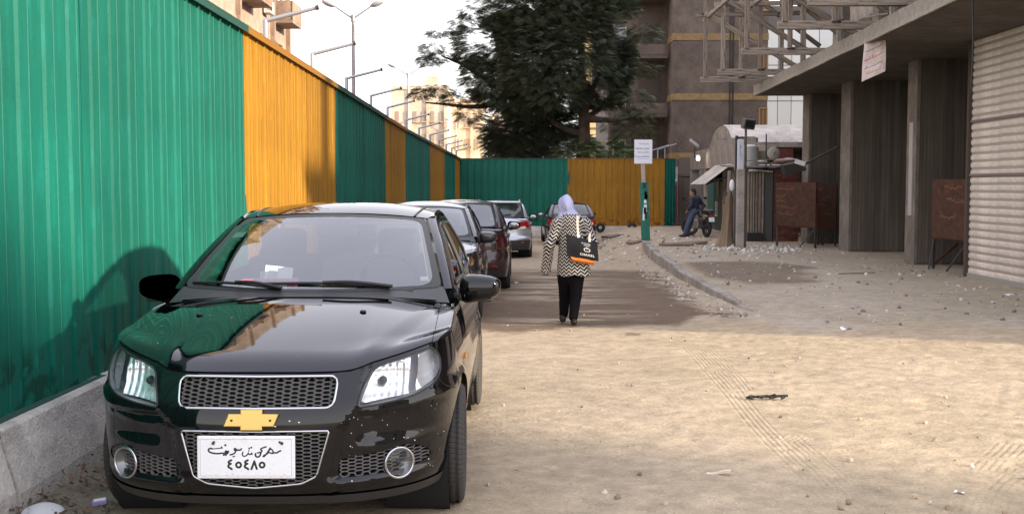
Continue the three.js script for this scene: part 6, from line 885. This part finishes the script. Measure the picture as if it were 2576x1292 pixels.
  for (const [a, b] of [[452, 432], [551, 470]]) part('strap_tab', rbox(.03, .04, .012, .004, X(a), Y(b) - .005, .195), M.paper, bag);
}
{ // man leaning on a motorcycle
  const S = 35.6 / F, base = V3(...(() => { const p = atY(1745, 596, LEVEL); return [p.x, LEVEL, p.z]; })()), X = (zx) => (zx - 690) * .3421 * S, Y = (zy) => (1003 - zy) * .3421 * S, q = (zx, zy, z = 0) => [X(zx), Y(zy), z];
  const o = thing('person', 'person in dark blue jacket and jeans leaning against a parked motorcycle', 'person', [base.x, base.y + .01, base.z]);
  const HC = q(683, 680, 0), shA = q(678, 728, .1), shB = q(735, 735, -.12), elB = q(768, 775, -.1), wrB = q(742, 812, .08), elA = q(668, 775, .18), wrA = q(645, 805, .14), hip = q(690, 815, 0), knA = q(648, 900, .12), knB = q(672, 895, -.06), anA = q(618, 985, .12), anB = q(650, 985, -.06);
  const P = (g) => [cap(q(704, 735), hip, .145 + g, .125 + g, .85), cap(shA, shB, .06 + g), cap(shA, elA, .052 + g, .042 + g), cap(elA, wrA, .042 + g, .03 + g), cap(shB, elB, .052 + g, .042 + g), cap(elB, wrB, .042 + g, .03 + g)], L = (g) => [cap([hip[0] - .02, hip[1], .08], knA, .085 + g, .062 + g), cap(knA, anA, .062 + g, .045 + g), cap([hip[0], hip[1], -.08], knB, .085 + g, .062 + g), cap(knB, anB, .062 + g, .045 + g)];
  part('body', sdfMesh(sdf([...P(-.018), ...L(-.014), cap(q(698, 730), q(686, 695), .055), ell(HC, .088, .125, .078), ell([HC[0] - .09, HC[1] - .01, 0], .025, .02, .015), ell([HC[0] + .01, HC[1], .08], .022, .03, .012), ell([HC[0] - .07, HC[1] - .07, 0], .03, .02, .03), ...handPrims(wrA, [-.5, -.8, 0], 1), ...handPrims(wrB, [-.3, -.9, .2], 1)], .018), [-.5, -.04, -.4], [.5, 1.62, .42], .0135), skin, o);
  const jk = sdf(P(.012), .03), jn = sdf([...L(.012), cap([hip[0], hip[1] - .02, .06], [hip[0], hip[1] - .02, -.06], .115)], .03); const jkF = soft(jk, 9, .02, 2), jnF = soft(jn, 9, .018, 4); part('jacket', sdfMesh((p) => Math.max(jkF(p), Y(825) - p.y - (p.x < -.1 ? .3 : 0)), [-.45, .6, -.4], [.5, 1.5, .42], .014), std([.018, .022, .05], .85), o);
  part('jeans', sdfMesh((p) => Math.max(jnF(p), Y(985) - p.y), [-.45, .0, -.4], [.4, 1.0, .42], .014), std([.06, .085, .14], .9), o);
  part('hair', sdfMesh((p) => Math.max(ell([HC[0] + .008, HC[1] + .012, 0], .097, .128, .088)(p) + fold(p, 20, .012, 4), .85 * (HC[0] - .035 - p.x) + .5 * (HC[1] - p.y)), [HC[0] - .16, HC[1] - .16, -.14], [HC[0] + .16, HC[1] + .18, .14], .009), std([.012, .010, .009], .8), o);
  for (const a of [anA, anB]) part('shoe', sdfMesh(sdf([cap([a[0] + .02, .04, a[2]], [a[0] - .14, .032, a[2]], .042, .036)], .02), [a[0] - .22, -.02, a[2] - .08], [a[0] + .1, .11, a[2] + .08], .011), std([.05, .02, .03], .7), o);
  // motorcycle seen from behind, turned a little
  const mp = V3(base.x + X(784), LEVEL, base.z + .05), m = thing('motorcycle', 'black motorcycle with white rear plate parked at the shop row', 'motorcycle', [mp.x, LEVEL, mp.z], .27), R = .30;
  for (const z of [.0, -1.28]) { const w = new THREE.Group(); w.name = 'wheel'; w.position.set(0, R, z); if (z < 0) w.rotation.y = .8; m.add(w); part('tyre', new THREE.TorusGeometry(R - .055, .055, 10, 36).rotateY(Math.PI / 2), M.rubber, w); const L2 = [new THREE.TorusGeometry(R - .11, .014, 6, 30).rotateY(Math.PI / 2), rod(V3(-.05, 0, 0), V3(.05, 0, 0), .045, .045, 12)]; for (let k = 0; k < 6; k++) { const b = box(.02, R - .11, .025, 0, (R - .11) / 2, 0); b.rotateX(k * 1.047); L2.push(b); } part('rim', merge(L2), M.darkMetal, w); }
  part('frame', merge([rod(V3(.09, .3, 0), V3(.07, .55, -.5), .022), rod(V3(-.09, .3, 0), V3(-.07, .55, -.5), .022), rod(V3(0, .62, -.45), V3(0, .85, -1.0), .03), rod(V3(.09, .32, -1.28), V3(.09, .95, -1.02), .022), rod(V3(-.09, .32, -1.28), V3(-.09, .95, -1.02), .022)]), M.darkMetal, m); part('engine', merge([rbox(.26, .3, .36, .05, 0, .4, -.62), rod(V3(.16, .3, -.6), V3(.17, .34, .15), .04, .05, 12)]), M.galv, m); part('tank', ball(.2, 0, .82, -.78, .72, .62, 1.25, 18), std([.02, .02, .022], .2), m); part('seat', rbox(.24, .1, .68, .045, 0, .78, -.2, .07), M.black, m); part('tail', rbox(.16, .1, .3, .03, 0, .76, .2, -.35), std([.03, .03, .032], .3), m); part('rear_rack', rbox(.22, .03, .2, .01, 0, .86, .12), std([.35, .35, .35], .5, .4), m); part('tail_light', rbox(.12, .05, .04, .015, 0, .72, .34), MC.red, m); part('number_plate', rbox(.19, .14, .01, .006, 0, .56, .36, -.25), M.paper, m); part('rear_fender', grid(4, 12, (u, v) => { const a = lerp(.2, 1.7, v); return V3((u - .5) * .14, R + Math.cos(a - .6) * (R + .03), Math.sin(a - .6) * (R + .03)); }), M.black, m); part('handlebar', tube([V3(-.36, 1.0, -.86), V3(-.2, 1.04, -.98), V3(0, 1.0, -1.02), V3(.2, 1.04, -.98), V3(.36, 1.0, -.86)], .016), M.darkMetal, m); for (const s of [-1, 1]) part('mirror', merge([rod(V3(s * .3, 1.02, -.9), V3(s * .36, 1.2, -.92), .008), ball(.06, s * .37, 1.22, -.92, 1, .7, .3)]), M.black, m); for (const s of [-1, 1]) part('indicator', ball(.025, s * .14, .68, .3), MC.amber, m); part('kickstand', rod(V3(-.1, .3, -.5), V3(-.26, 0, -.46), .015), M.darkMetal, m);
}
// ---------------------------------------------------------------- sign on its pole
{
  let D = 36; for (let i = 0; i < 20; i++) { const x = (1625 - 1301) * D / F; D = (EYE - groundY(x, D)) * F / (606 - 468); } const p = atD(1625, 606, D), o = thing('paper_sign_pole', 'white paper sign on a leaning pole with a teal painted lower box post', 'sign', [p.x, p.y - .02, p.z]), S = D / F, X = (zx) => (zx - 315) * .3421 * S, Y = (zy) => (1035 - zy) * .3421 * S;
  part('base_plate', box(.34, .05, .34, 0, .02, 0, 0, .2), M.conc, o); const teal = std([.02, .21, .16], .6, 0, { map: rep(tGrime, 2), bumpMap: rep(tBump, 3), bumpScale: .01 }); part('teal_post', bar(V3(0, .03, 0), V3(X(298), Y(600), 0), .24, .24), teal, o); part('upper_pole', bar(V3(X(296), Y(640), -.0), V3(X(283), Y(300), -.02), .11, .11), std([.55, .5, .44], .8, 0, { map: rep(tGrime, 2) }), o);
  const r = rng(4), sc = []; for (let i = 0; i < 9; i++) sc.push(box(.05 + r() * .05, .1 + r() * .18, .004, X(292 + r() * 26), Y(600 + r() * 260), .125)); const sp = part('torn_stickers', merge(sc.filter((_, i) => i % 2)), M.paper, o); sp.userData.kind = 'stuff'; const sd = part('dark_smears', merge(sc.filter((_, i) => !(i % 2))), std([.02, .05, .045], .8), o); sd.userData.kind = 'stuff';
  const t = canvasTex(256, 340, (c, w, h) => { c.fillStyle = '#e6e6ee'; c.fillRect(0, 0, w, h); const r = rng(15); const line = (y, s, col, n) => { c.strokeStyle = col; c.lineWidth = s * .18; c.lineCap = 'round'; let x = 215; for (let i = 0; i < n; i++) { const wd = s * (.5 + r() * .6); c.beginPath(); c.moveTo(x, y); c.quadraticCurveTo(x - wd / 2, y + s * (.1 + .5 * r()), x - wd, y); if (r() > .5) c.lineTo(x - wd, y - s * .6); c.stroke(); if (r() > .5) { c.fillStyle = col; c.beginPath(); c.arc(x - wd / 2, y - s * .6, s * .09, 0, 7); c.fill(); } x -= wd * 1.1; if (x < 40) break; } }; line(62, 26, 'rgba(90,90,110,.75)', 8); line(130, 30, 'rgba(60,60,90,.85)', 9); line(178, 28, 'rgba(70,70,110,.8)', 6); line(240, 30, 'rgba(60,60,90,.85)', 9); c.strokeStyle = 'rgba(60,60,120,.6)'; c.lineWidth = 3; c.beginPath(); c.moveTo(45, 272); c.lineTo(210, 268); c.stroke(); });
  const w = X(355) - X(224), h = Y(288) - Y(463), g = new THREE.BoxGeometry(w, h, .02); g.translate((X(355) + X(224)) / 2, (Y(288) + Y(463)) / 2, .07); part('sign_board', g, std([1, 1, 1], .6, 0, { map: t }), o);
}
// ---------------------------------------------------------------- litter
{
  const G = (px, py) => { let p = onLane(px, py); for (let i = 0; i < 12; i++) p = atY(px, py, groundY(p.x, -p.z)); return p; };
  { const a = G(1925, 1005), r = rng(8), L = []; for (const [x0, y0, x1, y1, w] of [[-.14, .01, .02, .0, .016], [-.02, .0, .17, -.02, .014], [-.05, .03, .05, -.03, .012], [.03, .02, .13, -.035, .01], [-.1, -.02, -.02, .03, .009]]) L.push(bar(V3(x0, .012 + r() * .02, y0), V3(x1, .012 + r() * .03, y1), w, .01 + r() * .012)); for (let i = 0; i < 9; i++) L.push(box(.02 + r() * .03, .004, .015 + r() * .02, (r() - .5) * .26, .012 + r() * .03, (r() - .5) * .07, r(), r() * 3, r())); const m = single('black_rag', merge(L), std([.02, .019, .018], .9), 'torn black rag and twig lying alone on the sand', 'rag'); m.position.copy(a); m.rotation.y = -.1; }
  { const a = G(1808, 1192), g = new THREE.BoxGeometry(.13, .012, .035, 8, 1, 3), p = g.attributes.position; for (let i = 0; i < p.count; i++) p.setXYZ(i, p.getX(i), p.getY(i) + .012 * Math.sin(p.getX(i) * 30) + .008, p.getZ(i) * (.5 + vn(p.getX(i) * 40, 2, 3))); g.computeVertexNormals(); const m = single('wood_chip', metricUV(g), std([.66, .55, .42], .8), 'pale splintered wood chip on the sand by the lane', 'wood chip'); m.position.copy(a); m.rotation.y = -.25; }
  { const a = G(250, 1268), m = thing('crushed_carton', 'small crushed white and violet carton on the ground beside the car', 'carton', [a.x, a.y + .012, a.z], .3); part('carton', rbox(.07, .022, .05, .004, 0, .0, 0, .05, 0, .1), std([.30, .24, .45], .6), m); part('label', box(.055, .002, .036, 0, .0125, .0, .05, 0, .1), M.paper, m); }
  { const a = atY(95, 1284, .02), g = new THREE.SphereGeometry(.09, 24, 14), p = g.attributes.position; for (let i = 0; i < p.count; i++) { const x = p.getX(i), y = p.getY(i), z = p.getZ(i), k = .8 + .5 * vn(x * 14 + 3, y * 9 + z * 13 + 4, 6); p.setXYZ(i, x * k * 1.1, Math.max(0, y) * k * .42, z * k * .8); } g.computeVertexNormals(); const m = single('pale_rag', metricUV(g), std([.55, .56, .58], .9), 'pale grey crumpled plastic bag at the foot of the concrete barrier', 'rag'); m.position.set(a.x, groundY(a.x, -a.z), a.z - .05); }
  const r = rng(61), spots = [[2130, 829, .05], [2105, 770, .03], [1832, 798, .035], [2085, 690, .04], [2200, 672, .03], [1905, 640, .05], [2540, 742, .05], [1760, 645, .06], [1690, 770, .03], [2048, 660, .04], [1560, 612, .07], [1600, 665, .05], [1480, 660, .05], [2330, 745, .03], [1580, 840, .03], [2415, 1240, .02], [1300, 712, .04], [1565, 590, .08]];
  const mats = [M.paper, std([.6, .58, .55], .8), std([.5, .52, .5], .7)];
  spots.forEach(([px, py, s], i) => { const a = G(px, py), g = new THREE.PlaneGeometry(s * 2.4, s * 1.4, 6, 4), p = g.attributes.position; for (let k = 0; k < p.count; k++) p.setZ(k, s * .9 * (vn(p.getX(k) / s * 1.3 + i * 7, p.getY(k) / s * 1.3, i) - .3)); g.rotateX(-Math.PI / 2); g.computeVertexNormals(); const m = single('paper_scrap', g, mats[i % 3], 'crumpled whitish paper scrap littering the dirt', 'litter', 'paper scraps strewn on the ground'); m.position.set(a.x, a.y + s * .12, a.z); m.rotation.y = r() * 6; });
  const sticks = [[2110, 688, 2200, 686], [1560, 842, 1590, 842], [1790, 905, 1740, 880], [2030, 655, 2095, 652]]; void sticks;
  for (const [x0, y0, x1, y1] of [[2110, 690, 2203, 687], [1575, 842, 1612, 843]]) { const a = G(x0, y0), b = G(x1, y1); single('stick', bar(a.add(V3(0, .015, 0)), b.add(V3(0, .015, 0)), .025, .02), M.wood, x0 > 2000 ? 'thin dark stick lying on the grey pavement dirt' : 'short pale stick on the lane behind the walking person', 'stick'); }
  // broken ground by the sign: slabs of old paving
  [[1700, 618, .6], [1745, 615, .5], [1545, 596, .55], [1600, 612, .4]].forEach(([px, py, s], i) => { const a = G(px, py), g = new THREE.BoxGeometry(s * 1.6, .07, s * .7, 5, 1, 4), p = g.attributes.position; for (let k = 0; k < p.count; k++) p.setXYZ(k, p.getX(k) * (.8 + .4 * vn(p.getZ(k) * 7, i, 3)), p.getY(k) + .03 * vn(p.getX(k) * 6, p.getZ(k) * 6, i), p.getZ(k) * (.7 + .6 * vn(p.getX(k) * 6, i + 4, 3))); g.computeVertexNormals(); const m = single('broken_slab', metricUV(g), std([.22, .17, .13], .95, 0, { map: rep(tGrime, 2) }), ['broken brown slab tilted near the sign pole', 'broken brown slab towards the motorcycle', 'broken slab before the far barrier', 'small broken slab beside the sign pole base'][i], 'slab'); m.position.set(a.x, a.y + .02, a.z); m.rotation.set(.06, .3 * i, .05); });
}
renderer.render(scene, camera);
